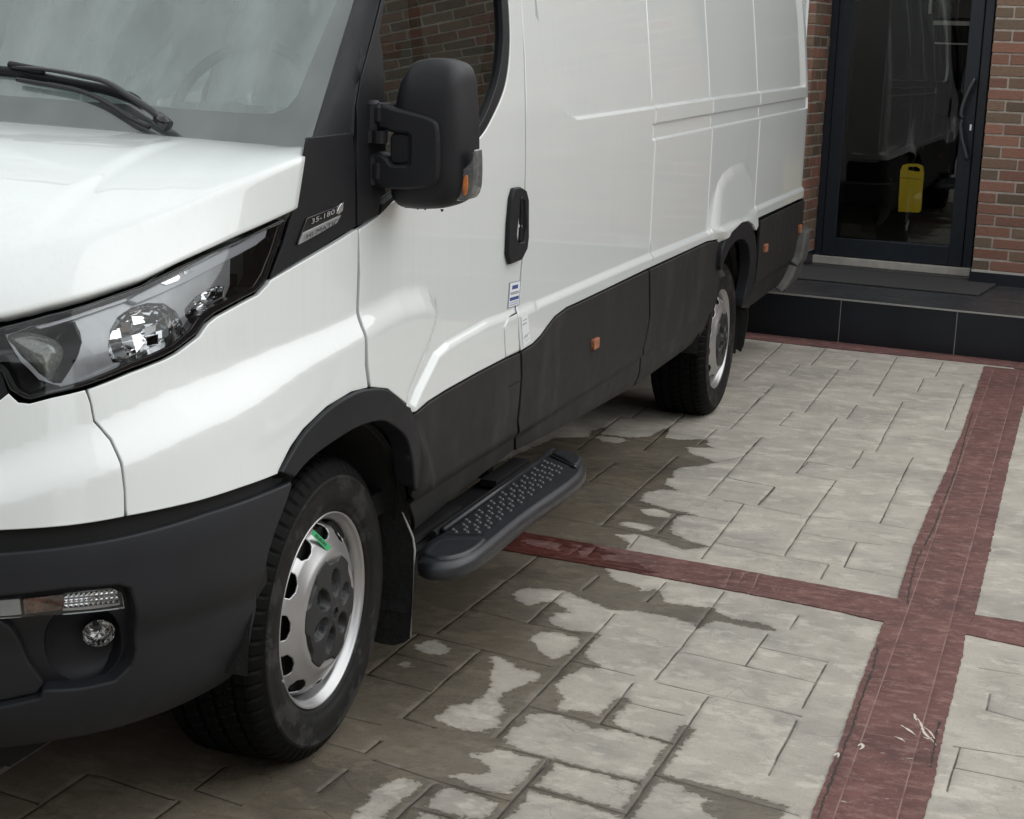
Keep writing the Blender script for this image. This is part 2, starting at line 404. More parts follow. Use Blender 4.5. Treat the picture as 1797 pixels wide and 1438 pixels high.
def panel(name, parent, S, poly, mat, ga=.02, gb=.02, off=0., bevel=.0025, depth=.012, holes=(), xa=(), xb=(), closed_edge=True, step=.012, label=None, offn=None, feat=()):
    """a pressed panel cut from surface S along poly (surface parameters) with rounded, returned edges"""
    poly = resample(poly, step); holes = [resample(h, step) for h in holes]
    ins = inset(poly, bevel) if bevel else poly
    hin = [inset(h, -bevel) if bevel else h for h in holes]
    lo = ins.min(0); hi = ins.max(0)
    ax = np.unique(np.r_[np.arange(lo[0]+ga/2, hi[0], ga), [x for x in xa if lo[0] < x < hi[0]]])
    bx = np.unique(np.r_[np.arange(lo[1]+gb/2, hi[1], gb), [x for x in xb if lo[1] < x < hi[1]]])
    X, Y = np.meshgrid(ax, bx, indexing='ij'); G = np.stack([X.ravel(), Y.ravel()], 1)
    k = pip(G, ins)
    for h in hin: k &= ~pip(G, h)
    G = G[k]
    FP = []
    for L_, offs, sp_, cl_ in feat:
        R_ = resample(np.asarray(L_), sp_, cl_); T_ = np.roll(R_, -1, 0)-np.roll(R_, 1, 0) if cl_ else np.gradient(R_, axis=0)
        T_ = T_/(np.linalg.norm(T_, axis=1)[:, None]+1e-12); n_ = np.stack([-T_[:, 1], T_[:, 0]], 1)
        lo_, hi_ = R_.min(0)-.1, R_.max(0)+.1; q = np.where((G[:, 0] > lo_[0]) & (G[:, 0] < hi_[0]) & (G[:, 1] > lo_[1]) & (G[:, 1] < hi_[1]))[0]
        D_ = edist(G[q], R_, cl_); keep = np.ones(len(G), bool); keep[q[D_ < max(abs(min(offs)), max(offs))+sp_*.45]] = False; G = G[keep]
        for o__ in offs: FP.append(R_+n_*o__)
    if FP:
        FP = np.concatenate(FP); k = pip(FP, ins)
        for h in hin: k &= ~pip(FP, h)
        G = np.r_[G, FP[k]]
    if len(G):
        m = .3*min(ga, gb, step); dd = edist(G, ins)
        for h in hin: dd = np.minimum(dd, edist(G, h))
        G = G[dd > m]
    V2, F, _ = cdt(ins, G, hin)
    offf = (lambda a, b: off) if offn is None else offn
    o_ = offf(V2[:, 0], V2[:, 1])
    N = S.nrm(V2[:, 0], V2[:, 1]); V = S.fn(V2[:, 0], V2[:, 1])+N*(np.asarray(o_)[:, None] if np.ndim(o_) else o_)
    # orient
    fn = np.cross(V[F[:, 1]]-V[F[:, 0]], V[F[:, 2]]-V[F[:, 0]]); flip = (fn*N[F[:, 0]]).sum(1) < 0
    F = [tuple(f[::-1]) if q else tuple(f) for f, q in zip(F.tolist(), flip)]
    VV = [V]; NN = [N]; n = len(V)
    if closed_edge:
        for loop, lin, sgn in [(poly, ins, 1)]+[(h, hi_, -1) for h, hi_ in zip(holes, hin)]:
            m = len(loop)
            Ni = S.nrm(lin[:, 0], lin[:, 1]); Pi = S.fn(lin[:, 0], lin[:, 1])
            No = S.nrm(loop[:, 0], loop[:, 1]); Po = S.fn(loop[:, 0], loop[:, 1])
            oi = offf(lin[:, 0], lin[:, 1]); oo = offf(loop[:, 0], loop[:, 1])
            oi = np.broadcast_to(oi, (m,))[:, None]; oo = np.broadcast_to(oo, (m,))[:, None]
            Pi = Pi+Ni*oi; Po = Po+No*oo
            if not bevel:
                Tn = np.roll(Po, -1, 0)-np.roll(Po, 1, 0); lat = np.cross(Tn, No); lat /= np.linalg.norm(lat, axis=1)[:, None]+1e-12
                area = .5*np.sum(loop[:, 0]*np.roll(loop[:, 1], -1)-np.roll(loop[:, 0], -1)*loop[:, 1])
                lat *= np.sign(area)*S.flip*sgn
            else:
                lat = Po-Pi; lat /= np.linalg.norm(lat, axis=1)[:, None]+1e-12
            rings = [(Pi, Ni)]
            if bevel:
                mid = Pi+lat*bevel*.71-Ni*bevel*.3; nm = lat*.71+Ni*.71
                rings += [(mid, nm), (Po-No*bevel, lat)]
            else: rings += [(Po, lat)]
            rings += [(Po-No*depth, lat)]
            base_ = n
            for P_, N_ in rings: VV.append(P_); NN.append(N_/ (np.linalg.norm(N_, axis=1)[:, None]+1e-12)); n += m
            area = .5*np.sum(loop[:, 0]*np.roll(loop[:, 1], -1)-np.roll(loop[:, 0], -1)*loop[:, 1])
            rev = (area*S.flip*sgn) > 0
            for r_ in range(len(rings)-1):
                for i in range(m):
                    j = (i+1) % m; q = (base_+r_*m+i, base_+r_*m+j, base_+(r_+1)*m+j, base_+(r_+1)*m+i)
                    F.append(q[::-1] if rev else q)
    V = np.concatenate(VV); N = np.concatenate(NN)
    return mesh(name, V, F, mat, parent, N=N, label=label)
def strip(S, line, wd):
    """thin polygon around an open parameter line"""
    P = np.asarray(line, float); T = np.gradient(P, axis=0); T /= np.linalg.norm(T, axis=1)[:, None]+1e-12; Nn = np.stack([-T[:, 1], T[:, 0]], 1)
    return np.r_[P+Nn*wd/2, (P-Nn*wd/2)[::-1]]
def sy(y, z): return (U0+y, z)          # side parameters from y, z
def side(L): return np.array([(U0+y, z) for y, z in L])

van = empty('delivery_van', (XC, 2.1, 0), 'long white panel van with black bumper and side step parked on stamped paving', 'van')

# ---- feature regions (measured on the bare surface)
_fl = M0.un([(-60, 806), (0, 795), (85, 766), (167, 740), (300, 681), (434, 627), (560, 572), (627, 540), (693, 507), (735, 498), (752, 503), (765, 520), (768, 549), (762, 577), (751, 616), (714, 705), (735, 760), (735, 1000)])
_fl = np.r_[[(.0, _fl[0, 1])], _fl, [(_fl[-1, 0], .5), (0, .5)]]
def f_flare(u, z):
    s_ = sdf(np.stack([np.abs(u), z], 1), _fl); x, y, _, _ = base(u)
    wd = np.where(y < -.2, .085, .07); amp = np.where(y < -.2, .03, .026)
    wd = .07+.02*sst((-.1-y)/.4); amp = .026+.006*sst((-.1-y)/.4)
    return -amp*sst(s_/wd)*(z > .5)
_cr = M0.un([(716, 709), (729, 678), (760, 616), (780, 598), (850, 559), (940, 527), (1100, 459), (1243, 402)])
_cr2 = M0.un([(1326, 361), (1409, 326)])
_crl = np.r_[_cr, _cr2, [(U0+6.4, _cr2[-1, 1]), (U0+6.4, .5), (_cr[0, 0], .5)]]
def f_crease(u, z): return -.014*sst(sdf(np.stack([u, z], 1), _crl)/.022)*(u > U0+.2)
_up = M0.un([(948, 40), (953, 95), (960, 134), (972, 157), (987, 181), (1001, 197), (1014, 205), (1100, 193), (1250, 171), (1414, 150)])
_up = np.r_[[(_up[0, 0]-.02, 2.9)], _up, [(_up[-1, 0], 2.9)]]
def f_upper(u, z): return .016*sst(sdf(np.stack([u, z], 1), _up)/.012+1)*(u > U0+1)
_ch = M0.un([(1146, 219), (1422, 171), (1424, 190), (1145, 246)])
def f_chan(u, z): return .009*sst(sdf(np.stack([u, z], 1), _ch)/.007+.5)*(u > U0+2)
RIDGES = [2.668, 3.63, 4.673]
def f_ridge(u, z):
    r_ = 0
    for y0 in RIDGES: r_ = r_-.0028*np.exp(-((u-U0-y0)/.005)**2)
    return r_*(z > .86)*(u > U0+2)
def Mp(u, z):
    u = np.asarray(u, float); z = np.asarray(z, float); x, y, nx, ny = base(u); d = d0(u, z)-.032; return np.stack([x-nx*d, y-ny*d, z+0*u], 1)
MP = Surf(Mp, (.8, UMAX-.9), (.2, 2.3))
_bl = np.r_[M0.un([(1244, 408), (1249, 372), (1253, 345), (1259, 320), (1268, 303), (1284, 290), (1299, 285)]), MP.un([(1313, 287), (1320.5, 295), (1324, 312), (1324.5, 340), (1323, 400)])+np.array([.07, 0]), MP.un([(1320, 470), (1262, 500)]), M0.un([(1262, 440)])]
def f_blister(u, z): return -(.012+.028*np.clip((1.13-z)/.35, 0, 1.1))*sst(sdf(np.stack([u, z], 1), _bl)/.05)*(u > U0+3)
FEAT += [f_flare, f_crease, f_upper, f_chan, f_ridge, f_blister]

# ---- fender, front fascia
lampL = [(311.5, 621), (351, 591), (366, 569), (382, 556), (422, 534.5), (454, 518), (472, 499)]
fas_low = [(222, 906), (120, 922), (0, 930)]
P = M1.un([(155, 684), (230, 655), (290, 632)]+lampL+[(475, 493), (550, 449), (626, 403)]+[(629, 404), (628, 480), (626, 540), (634, 575), (641, 640), (646, 681)]
          + [(617, 688), (574, 714), (532, 754), (510, 785), (490, 825)]+[(488, 832), (420, 857), (350, 879), (290, 893), (223, 906)]+[(221, 860), (215, 812), (196, 770), (178, 750), (167, 738), (162, 710)])
fender = panel('front_fender', van, M1, P, WHITE, .016, .012)
P = M1.un([(0, 702.6), (15, 691), (22, 698), (32, 707), (52, 709), (90, 699), (150, 685), (158, 708), (164, 740), (176, 753), (193, 773), (211, 813), (218, 862), (219, 907), (120, 923), (0, 931)])
uL = P[0, 0]
P = np.r_[[(.0, P[-1, 1]-.002), (.0, P[0, 1]-.01)], P]
fascia = panel('front_fascia', van, M1, P, WHITE, .016, .012)
# grille between the lamps
zt = M1.un([(0, 557)])[0]
panel('grille', van, M1, [(0, .86), (.42, .86), (uL+.03, .93), (uL-.02, 1.085), (0, 1.075)], BLKP, .03, .02, off=-.02)
# ---- hood: steep nose cut from the body surface, top lofted to the windscreen base
lead = M1.un([(0, 557), (80, 537), (157, 518), (250, 489), (376, 431), (450, 398), (519, 366)])
crea = M1.un([(0, 440), (75, 430), (150, 417), (284, 377), (417, 321), (500, 287), (533, 275)])
def yB(x): return .035-.085*np.clip((.0-x)/.955, 0, 1)**1.3
def onB(px, py):
    d = ray(px, py); t = (0-CAM[1])/d[1]
    for _ in range(20): p = CAM+d*t; t = (yB(p[0])-CAM[1])/d[1]
    return CAM+d*t
rear = np.array([onB(*p) for p in [(0, 213), (75, 219), (150, 225), (225, 231), (300, 239), (370, 245), (430, 250.5), (490, 255.5), (529, 261.5)]])[::-1]   # outer -> inner
_cz = np.polyfit(rear[:, 0], rear[:, 2], 2)
def zB(x): return np.interp(x, np.r_[XC-.2, XC, rear[::-1, 0]], np.r_[rear[-1, 2]+.004, rear[-1, 2]+.004, rear[::-1, 2]])
P3c = Mfn(crea[:, 0], crea[:, 1])
cu = np.r_[0, .3, crea[:, 0]]; cz = np.r_[crea[0, 1]+.0, crea[0, 1]+.0, crea[:, 1]]
UH = crea[-1, 0]
def creasept(u):
    q = np.abs(u); z = np.interp(q, cu, cz)
    z = (np.interp(q-.03, cu, cz)+np.interp(q, cu, cz)+np.interp(q+.03, cu, cz))/3
    return Mfn(u, z)+M1.nrm(u, z)*.004
xr0 = rear[0, 0]
def Hfn(u, t):
    """t 0 at crease, 1 at the rear edge"""
    u = np.asarray(u, float); t = np.asarray(t, float)/.7
    A = creasept(u); s_ = np.where(u >= 0, 1, -1); k = np.abs(u)/UH
    xa = A[:, 0]
    xb = XC+s_*(xr0-XC)*np.sin(np.clip(k, 0, 1.2)*math.pi/2)**.9
    xb = XC+s_*(xr0-XC)*np.interp(k, [0, .5, .85, 1, 1.3], [0, .62, .93, 1.0, 1.02])
    xq = np.where(s_ > 0, xb, 2*XC-xb)
    Bp = np.stack([xb, yB(xq), zB(xq)], 1)
    tt = t[:, None]; L_ = np.linalg.norm(Bp-A, axis=1)[:, None]
    P = A*(1-tt)+Bp*tt; P[:, 2] += (np.clip(1-(1-2*np.clip(tt[:, 0], 0, 1))**2, 0, 1)*.055*np.clip(L_[:, 0], 0, 1))
    # raised centre panel with a soft step that runs from the rear edge towards the badge
    kk = k-(.50+.12*t); P[:, 2] += .007*sst((-kk)/.06+.5)*sst(t*5)*sst((1-t)*2.5)
    return P
HS = Surf(Hfn, (-UH, UH), (0, .7), eps=.001, flip=1)
_n = HS.nrm(np.array([.5]), np.array([.3]))[0]
if _n[2] < 0: HS.flip = -1
# nose strip + top in one mesh
ns = 90; us = np.linspace(-UH, UH, 2*ns+1)
lu = np.r_[0, .3, lead[:, 0]]; lz = np.r_[lead[0, 1]-.008, lead[0, 1]-.006, lead[:, 1]]
def leadz(k):  # lead line sampled along with the crease parameter
    return np.interp(k, np.linspace(0, 1, 60), np.interp(np.linspace(0, 1, 60)*lead[-1, 0], lu, lz))
rows = []; nrow = []
def leadp(u): k = np.abs(u)/UH; ul = np.sign(u)*k*lead[-1, 0]; return ul, np.interp(np.abs(ul), lu, lz)
ul, zl = leadp(us); q = np.abs(us); zc = (np.interp(q-.03, cu, cz)+np.interp(q, cu, cz)+np.interp(q+.03, cu, cz))/3
def nose(t):
    a_ = ul*(1-t)+us*t; b_ = zl*(1-t)+zc*t; P = Mfn(a_, b_)+M1.nrm(a_, b_)*.004
    return P
PN = nose(0.); NN_ = M1.nrm(ul, zl)
R_ = [PN-NN_*.03+np.array([0, .01, 0]), PN-NN_*.004+np.array([0, 0, -.002])]
for t in np.linspace(.02, 1, 16):
    R_.append(nose(t))
for t in np.linspace(.03, 1, 34): R_.append(Hfn(us, np.full_like(us, t*.7)))
last = R_[-1]
R_.append(last+np.array([0, .006, -.006])); R_.append(last+np.array([0, .004, -.03]))
R_ = np.array(R_); nr, ncol = R_.shape[:2]
# smooth softly across the crease
for _ in range(3):
    Q = R_.copy()
    for i in range(15, 21): Q[i] = (R_[i-1]+2*R_[i]+R_[i+1])/4
    R_ = Q
# side returns
sideL = R_[:, -1]+np.array([-.012, .004, -.006]); sideR = R_[:, 0]+np.array([.012, .004, -.006])
sideL2 = sideL+np.array([-.02, .0, -.03]); sideR2 = sideR+np.array([.02, 0, -.03])
R_ = np.concatenate([sideR2[:, None], sideR[:, None], R_, sideL[:, None], sideL2[:, None]], 1); ncol += 4
F = [(i*ncol+j, i*ncol+j+1, (i+1)*ncol+j+1, (i+1)*ncol+j) for i in range(nr-1) for j in range(ncol-1)]
hood = mesh('hood', R_.reshape(-1, 3), F, WHITE, van)
# ---- lamp-side black trim with badge
P = M1.un([(475, 491), (498, 430), (513, 380), (521, 330), (535, 287), (536, 272), (541, 242), (570, 239), (621, 233), (625, 300), (626, 398), (600, 413), (550, 443)])
trim = panel('fender_trim', van, M1, P, BLKP, .02, .02, off=-.002, depth=.005)
# ---- bumper
def bump_off(u, z):
    x, y, _, _ = base(u); return .012-.030*sst((z-.665)/.03)*0
top = M1.un([(0, 970), (120, 958), (230, 938), (360, 900), (508, 845)])
bot = M1.un([(0, 1309), (120, 1291), (240, 1262), (330, 1226), (380, 1199), (399, 1186), (415, 1167)])
bz = np.r_[[(0, top[0, 1])], top]
wheel_e = M1.un([(508, 853), (495, 890), (479, 931), (466, 972), (459, 1000), (446, 1062), (438, 1101), (428.5, 1143)])
pk = M1.un([(-10, 1046), (120, 1032), (205, 1026), (226, 1032), (234, 1060), (235, 1140), (228, 1165), (200, 1192), (140, 1205), (76, 1208), (70, 1222), (55, 1226), (-10, 1240)])
P = np.r_[bz, wheel_e, bot[::-1], [(0, bot[0, 1])]]
hole = np.r_[pk, [(.16, pk[-1, 1]+.0), (.16, pk[0, 1]+.0)]]
bumper = panel('front_bumper', van, M1, P, BUMP, .014, .012, off=.008, depth=.03, bevel=.006, holes=[hole])
# dark shelf between bumper and fascia
panel('bumper_gap_shelf', van, M1, np.r_[[(0, .66)], [(0, .80)], M1.un([(0, 915), (120, 908), (220, 892), (350, 865), (480, 825), (500, 850)]), [(wheel_e[0, 0]-.02, .66)]], BLACK, .03, .03, off=-.018)
_h2 = inset(hole, -.02)
pock = panel('bumper_pocket', bumper, M1, inset(hole, -.012), BLKP, .02, .02, off=-.022, depth=.03,
             holes=[M1.un([(152+sx*72, 1141+sy_*67) for sx, sy_ in [(math.cos(t), math.sin(t)) for t in np.linspace(0, 2*math.pi, 28, endpoint=False)]])])
def bowl(name, parent, S, loop, mat, depth, off=0., rings=10, shift=(0, 0, 0), end=.0, prof=None, smooth=True, label=None, flat_facets=False):
    L_ = S.fn(loop[:, 0], loop[:, 1])+S.nrm(loop[:, 0], loop[:, 1])*off; c = L_.mean(0); Nn = S.nrm(np.array([loop[:, 0].mean()]), np.array([loop[:, 1].mean()]))[0]
    V = []; m = len(loop)
    for i in range(rings+1):
        th = i/rings*math.pi/2; k = math.cos(th)*(1-end)+end; dp = math.sin(th)*depth
        V.append(c+(L_-c)*k-Nn*dp+np.array(shift)*math.sin(th))
    V = np.concatenate(V); F = [(i*m+j, i*m+(j+1) % m, (i+1)*m+(j+1) % m, (i+1)*m+j) for i in range(rings) for j in range(m)]
    F.append(tuple(range(rings*m, rings*m+m)))
    return mesh(name, V, F, mat, parent, smooth=smooth, label=label)
lp = M1.un([(152+sx*72, 1141+sy_*67) for sx, sy_ in [(math.cos(t), math.sin(t)) for t in np.linspace(0, 2*math.pi, 28, endpoint=False)]])
bowl('fog_lamp_recess', bumper, M1, lp, BLKP, .055, off=-.022, shift=(.035, .02, .0), end=.30)
# fog lamp: lens disc inside the recess
cc = M1.fn(lp[:, 0], lp[:, 1]).mean(0); nn_ = M1.nrm(np.array([lp[:, 0].mean()]), np.array([lp[:, 1].mean()]))[0]
def lampdisc(name, parent, px, py, dist_in, rad, mats, tilt=(0, 0, 0), facets=18, depth=.03, S=M1):
    """round reflector with clear cover placed behind surface point of pixel px,py"""
    uz = S.un([(px, py)]); n0 = S.nrm(uz[:, 0], uz[:, 1])[0]; c0 = S.fn(uz[:, 0], uz[:, 1])[0]-n0*dist_in
    ax = n0+np.array(tilt); ax /= np.linalg.norm(ax); a_ = np.cross((0, 0, 1), ax); a_ /= np.linalg.norm(a_); b_ = np.cross(ax, a_)
    V = []; m = facets
    for i in range(7):
        th = i/6*math.pi/2*.97; k = math.cos(th); dp = math.sin(th)*depth
        for j in range(m):
            t = 2*math.pi*(j+(i % 2)*.5)/m; rr = rad*k; V.append(c0-ax*dp*(1+.05*((j*5+i) % 3-1))+(a_*math.cos(t)+b_*math.sin(t))*rr)
    F = [(i*m+j, i*m+(j+1) % m, (i+1)*m+(j+1) % m, (i+1)*m+j) for i in range(6) for j in range(m)]+[tuple(range(6*m, 7*m))]
    o = mesh(name, V, F, mats[0], parent, smooth=False)
    V = [c0+ax*.004*0+ax*.010]; 
    for i in range(1, 5):
        for j in range(32): t = 2*math.pi*j/32; V.append(c0+ax*.010*(1-(i/4)**2)+(a_*math.cos(t)+b_*math.sin(t))*rad*1.02*i/4)
    F = [(0, 1+j, 1+(j+1) % 32) for j in range(32)]+[(1+(i-1)*32+j, 1+i*32+j, 1+i*32+(j+1) % 32, 1+(i-1)*32+(j+1) % 32) for i in range(1, 4) for j in range(32)]
    return o, (c0, ax, a_, b_), (V, F)
fog, fr_, (V, F) = lampdisc('fog_lamp', bumper, 186, 1131, .036, .030, [pbr('dim_chrome', (.5, .5, .5), .12, metal=1)], tilt=(-.25, -.1, .05), depth=.025)
mesh('fog_lamp_lens', V, F, LENS, bumper)
# marker strip (amber inner, clear outer)
ind = lambda L: M1.un(L)
TSIG = pbr('turn_signal_reflector', (.12, .06, .042), .25, metal=.5, coat=1, nscale=70, namp=.9)
panel('day_lamp', bumper, M1, ind([(-6, 1057), (34, 1054), (38, 1083), (-6, 1087)]), SATIN, .01, .006, off=-.012, bevel=.001, depth=.014)
sp = panel('turn_signal', bumper, M1, ind([(40, 1054), (75, 1050), (112, 1046), (111, 1073), (80, 1078), (42, 1083)]), TSIG, .01, .006, off=-.010, bevel=.001, depth=.014)
panel('position_lamp', bumper, M1, ind([(113, 1046), (160, 1040), (203, 1036), (213, 1044), (218, 1068), (160, 1075), (112, 1078)]), SATIN, .01, .006, off=-.016, bevel=.001, depth=.014)
mbl = MB()
for i in range(11):
    for j in range(3):
        px = 118+i*9.2; py = 1050-i*.9+j*9.5
        q = M1.un([(px, py)]); n0 = M1.nrm(q[:, 0], q[:, 1])[0]; c0 = M1.fn(q[:, 0], q[:, 1])[0]-n0*.014
        a_ = np.cross((0, 0, 1), n0); a_ /= np.linalg.norm(a_); b_ = np.cross(n0, a_)
        s1, s2 = .0042, .0035
        mbl.add([c0-a_*s1-b_*s2, c0+a_*s1-b_*s2, c0+a_*s1+b_*s2, c0-a_*s1+b_*s2, c0+n0*.004+b_*.001], [(0, 1, 4), (1, 2, 4), (2, 3, 4), (3, 0, 4)])
mbl.build('lamp_prism_pattern', CHROME, bumper)
panel('signal_lens', bumper, M1, ind([(-5, 1055), (60, 1050), (120, 1043), (160, 1038), (205, 1034), (216, 1042), (221, 1070), (160, 1077), (60, 1084), (-5, 1089)]), LENS, .02, .01, off=-.004, bevel=.001, depth=.006)
# raised plate beside the fog recess
P = np.r_[ind([(0, 1094), (20, 1110), (50, 1165), (78, 1205), (66, 1222), (0, 1236)]), [(.18, pk[-1, 1]+.01), (.18, 0.55)]]
panel('air_intake_plate', bumper, M1, P, BUMP, .02, .02, off=-.006, bevel=.006, depth=.02)

def spl(L): return [tuple(p) for p in spline(np.array(L, float), 5)]
# ---- headlight
hl_out = [(-70, 585), (-45, 622), (-15, 648), (0, 657), (14, 688), (42, 704), (54, 706), (90, 697), (150, 683), (230, 653), (290, 630), (311, 619), (350, 589), (365, 567), (381, 554), (421, 532.5), (453, 516), (471, 497), (480, 468), (496, 425), (507, 385), (502, 381), (431, 414), (358, 445), (250, 496), (157, 527), (80, 547), (0, 568), (-60, 578)]
hp = M1.un(hl_out)
lamp = panel('headlight', van, M1, inset(hp, .002), GBLK, .02, .015, off=-.125, bevel=0, depth=.01)
# bezel ring
hin_px = [(-50, 590), (-20, 625), (8, 650), (28, 682), (52, 692), (150, 668), (230, 637), (290, 612), (308, 603), (338, 577), (352, 556), (372, 540), (420, 518), (448, 502), (462, 480), (478, 440), (492, 396), (431, 421), (358, 452), (250, 503), (157, 535), (80, 555), (0, 576)]
hb = M1.un(hin_px)
panel('lamp_bezel', lamp, M1, inset(hp, .004), GBLK, .03, .03, off=-.006, bevel=.003, depth=.04, holes=[hb])
def ell(cx, cy, a, b, rot=0, n=30):
    return [(cx+a*math.cos(t)*math.cos(rot)-b*math.sin(t)*math.sin(rot), cy+a*math.cos(t)*math.sin(rot)+b*math.sin(t)*math.cos(rot)) for t in np.linspace(0, 2*math.pi, n, endpoint=False)]
# silver inner reflector plate with three lamp openings
eye1 = M1.un([(12, 582), (50, 566), (100, 556), (138, 556), (148, 575), (152, 596), (144, 625), (130, 650), (112, 672), (98, 672), (70, 655), (40, 625)])
eye2 = M1.un([(205, 602), (208, 575), (220, 550), (245, 533), (275, 526), (305, 528), (327, 543), (340, 566), (341, 588), (330, 603), (300, 618), (255, 634), (214, 637), (207, 622)])
eye3 = M1.un([(345, 540), (362, 520), (385, 506), (405, 501), (414, 503), (412, 520), (390, 530), (372, 542), (352, 560), (346, 552)])
sil = M1.un([(5, 578), (80, 560), (157, 541), (250, 510), (335, 469), (400, 437), (424, 452), (424, 500), (415, 524), (395, 535), (370, 546), (352, 572), (338, 590), (310, 612), (230, 644), (150, 672), (114, 680), (70, 668), (35, 635)])
panel('reflector_plate', lamp, M1, sil, SATIN, .015, .01, off=-.030, bevel=.001, depth=.006, holes=[inset(eye1, -.001), inset(eye2, -.001), inset(eye3, -.001)])
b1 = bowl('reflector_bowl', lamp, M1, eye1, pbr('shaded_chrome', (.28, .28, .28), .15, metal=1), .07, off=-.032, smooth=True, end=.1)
b2 = bowl('reflector_bowl', lamp, M1, eye2, CHROME, .075, off=-.032, smooth=False, rings=7, shift=(.02, .02, 0), end=.15)
b3 = bowl('reflector_bowl', lamp, M1, eye3, CHROME, .04, off=-.032, smooth=False, rings=4, end=.1)
# stepped facets inside the main beam bowl
def facets(loop, depth, off, nx, parent, mat):
    """vertical steps standing in the bowl"""
    mb = MB(); a0, b0_ = loop.min(0); a1, b1_ = loop.max(0); c = loop.mean(0)
    ny_ = 5
    for i in range(nx):
        aa = a0+(a1-a0)*i/nx; ab = a0+(a1-a0)*(i+1)/nx-.0006
        for j in range(ny_):
            sh_ = .5*(i % 2); za = b0_+(b1_-b0_)*(j-sh_)/ny_; zb = b0_+(b1_-b0_)*(j+1-sh_)/ny_
            q = np.array([[aa, za], [ab, za], [ab, zb], [aa, zb]])
            k = [pip(p[None], inset(loop, .0008))[0] for p in q]
            if sum(k) < 3: continue
            if sum(k) == 3: q = q[[m_ for m_ in range(4) if k[m_]]]
            r = np.linalg.norm((q.mean(0)-c)/((loop.max(0)-loop.min(0))/2)); dp = -depth*math.sqrt(max(0, 1-min(r, 1)**2))-.006
            N0 = M1.nrm(q[:, 0], q[:, 1]); P0 = M1.fn(q[:, 0], q[:, 1])+N0*(dp+off)
            up_t = .80-1.25*abs(i/(nx-1)-.08)+rng.uniform(-.14, .14)-(.55 if j == 3 else 0)
            nn0 = N0.mean(0)+np.array([.25-.5*i/(nx-1), 0, up_t]); nn0 /= np.linalg.norm(nn0); c0 = P0.mean(0)
            P1 = P0-N0*(((P0-c0)@nn0)/(N0@nn0))[:, None]
            mb.add(P1, [tuple(range(len(P1)))])
    mb.build('reflector_facets', mat, parent)
facets(eye2, .04, -.032, 6, lamp, CHROME); facets(eye3, .02, -.032, 6, lamp, CHROME)
# projector lens in the inner lamp
pl_px = [(8, 584), (40, 572), (75, 578), (105, 592), (118, 612), (114, 635), (100, 658), (92, 672), (72, 655), (40, 622)]
pe = M1.un(pl_px); mb = MB()
L_ = M1.fn(pe[:, 0], pe[:, 1])+M1.nrm(pe[:, 0], pe[:, 1])*-.034; c = L_.mean(0); n0 = M1.nrm(np.array([pe[:, 0].mean()]), np.array([pe[:, 1].mean()]))[0]
Lr = spline(L_, .006, closed=True); V = []
for i in range(9):
    th = i/8*math.pi/2; V.append(c+(Lr-c)*math.cos(th)+n0*math.sin(th)*.022)
V = np.concatenate(V); m = len(Lr)
LENSG = pbr('frosted_lens', (.26, .27, .24), .2, metal=.35, coat=1, nscale=160, namp=.35)
mesh('projector_lens', V, [(i*m+j, i*m+(j+1) % m, (i+1)*m+(j+1) % m, (i+1)*m+j) for i in range(8) for j in range(m)], LENSG, lamp)
# light guide along the upper edge
GUIDE = pbr('light_guide', (.50, .51, .54), .25, coat=.6)
panel('light_guide', lamp, M1, M1.un([(232, 521), (250, 510), (300, 486), (358, 460), (431, 427), (482, 402), (478, 418), (462, 431), (432, 447), (400, 462), (340, 492), (290, 513), (250, 528)]), GUIDE, .015, .01, off=-.018, bevel=.003, depth=.01)
panel('light_guide', lamp, M1, M1.un([(60, 566), (157, 538), (232, 515), (232, 522), (157, 546), (70, 571)]), SATIN, .015, .01, off=-.022, bevel=.001, depth=.006)
for q in ([(290, 493), (322, 479), (325, 484), (322, 490), (300, 496)], [(331, 473), (341, 469), (341, 476), (333, 480)], [(343, 468), (350, 465), (351, 472), (344, 475)]):
    panel('reflector_step', lamp, M1, M1.un(q), CHROME, .02, .02, off=-.015, bevel=.0004, depth=.004)
panel('headlight_lens', lamp, M1, inset(hp, .006), LENS, .02, .015, off=-.001, bevel=.002, depth=.004)

# ---- windscreen
def Wfn(x, b):
    x = np.asarray(x, float); b = np.asarray(b, float)
    xq = np.where(x > XC, x, 2*XC-x)
    return np.stack([x, yB(xq)+.012+.69*b+.05*b*b, zB(xq)-.022+b], 1)
WS = Surf(Wfn, (XC-.2, .0), (0, .8), flip=-1)
if WS.nrm(np.array([-.5]), np.array([.3]))[0][1] > 0: WS.flip *= -1
xe = -.075
cl = WS.un([(0, 165), (150, 176), (300, 187), (440, 197), (478, 197), (502, 187), (520, 166), (535, 130), (560, 70), (590, 0)])
print('ws', np.round(cl, 3).tolist())
xt = cl[-1, 0]; clr = np.r_[[(XC, cl[0, 1])], cl[np.argsort(cl[:, 0])][:0], cl, [(xt-.01, .5), (xt-.035, .66), (xt-.09, .70), (XC, .70)]]
mir = clr[1:-1][::-1].copy(); mir[:, 0] = 2*XC-mir[:, 0]
clr_full = np.r_[clr[1:-1], mir]
wso = np.array([(2*XC-xe, .0), (xe, .0), (xe-.0, .4), (xe-.02, .80), (2*XC-xe+.02, .80), (2*XC-xe, .4)])
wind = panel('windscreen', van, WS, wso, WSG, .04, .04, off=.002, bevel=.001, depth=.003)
panel('windscreen_border', wind, WS, inset(wso, .001), FRIT, .04, .03, off=-.006, bevel=0, depth=.003, holes=[clr_full])
panel('sky_haze_sheet', wind, WS, inset(clr_full, -.004), SKY_HAZE, .05, .04, off=-.012, bevel=0, depth=.001)  # added sheet that lightens the clear glass like reflected sky
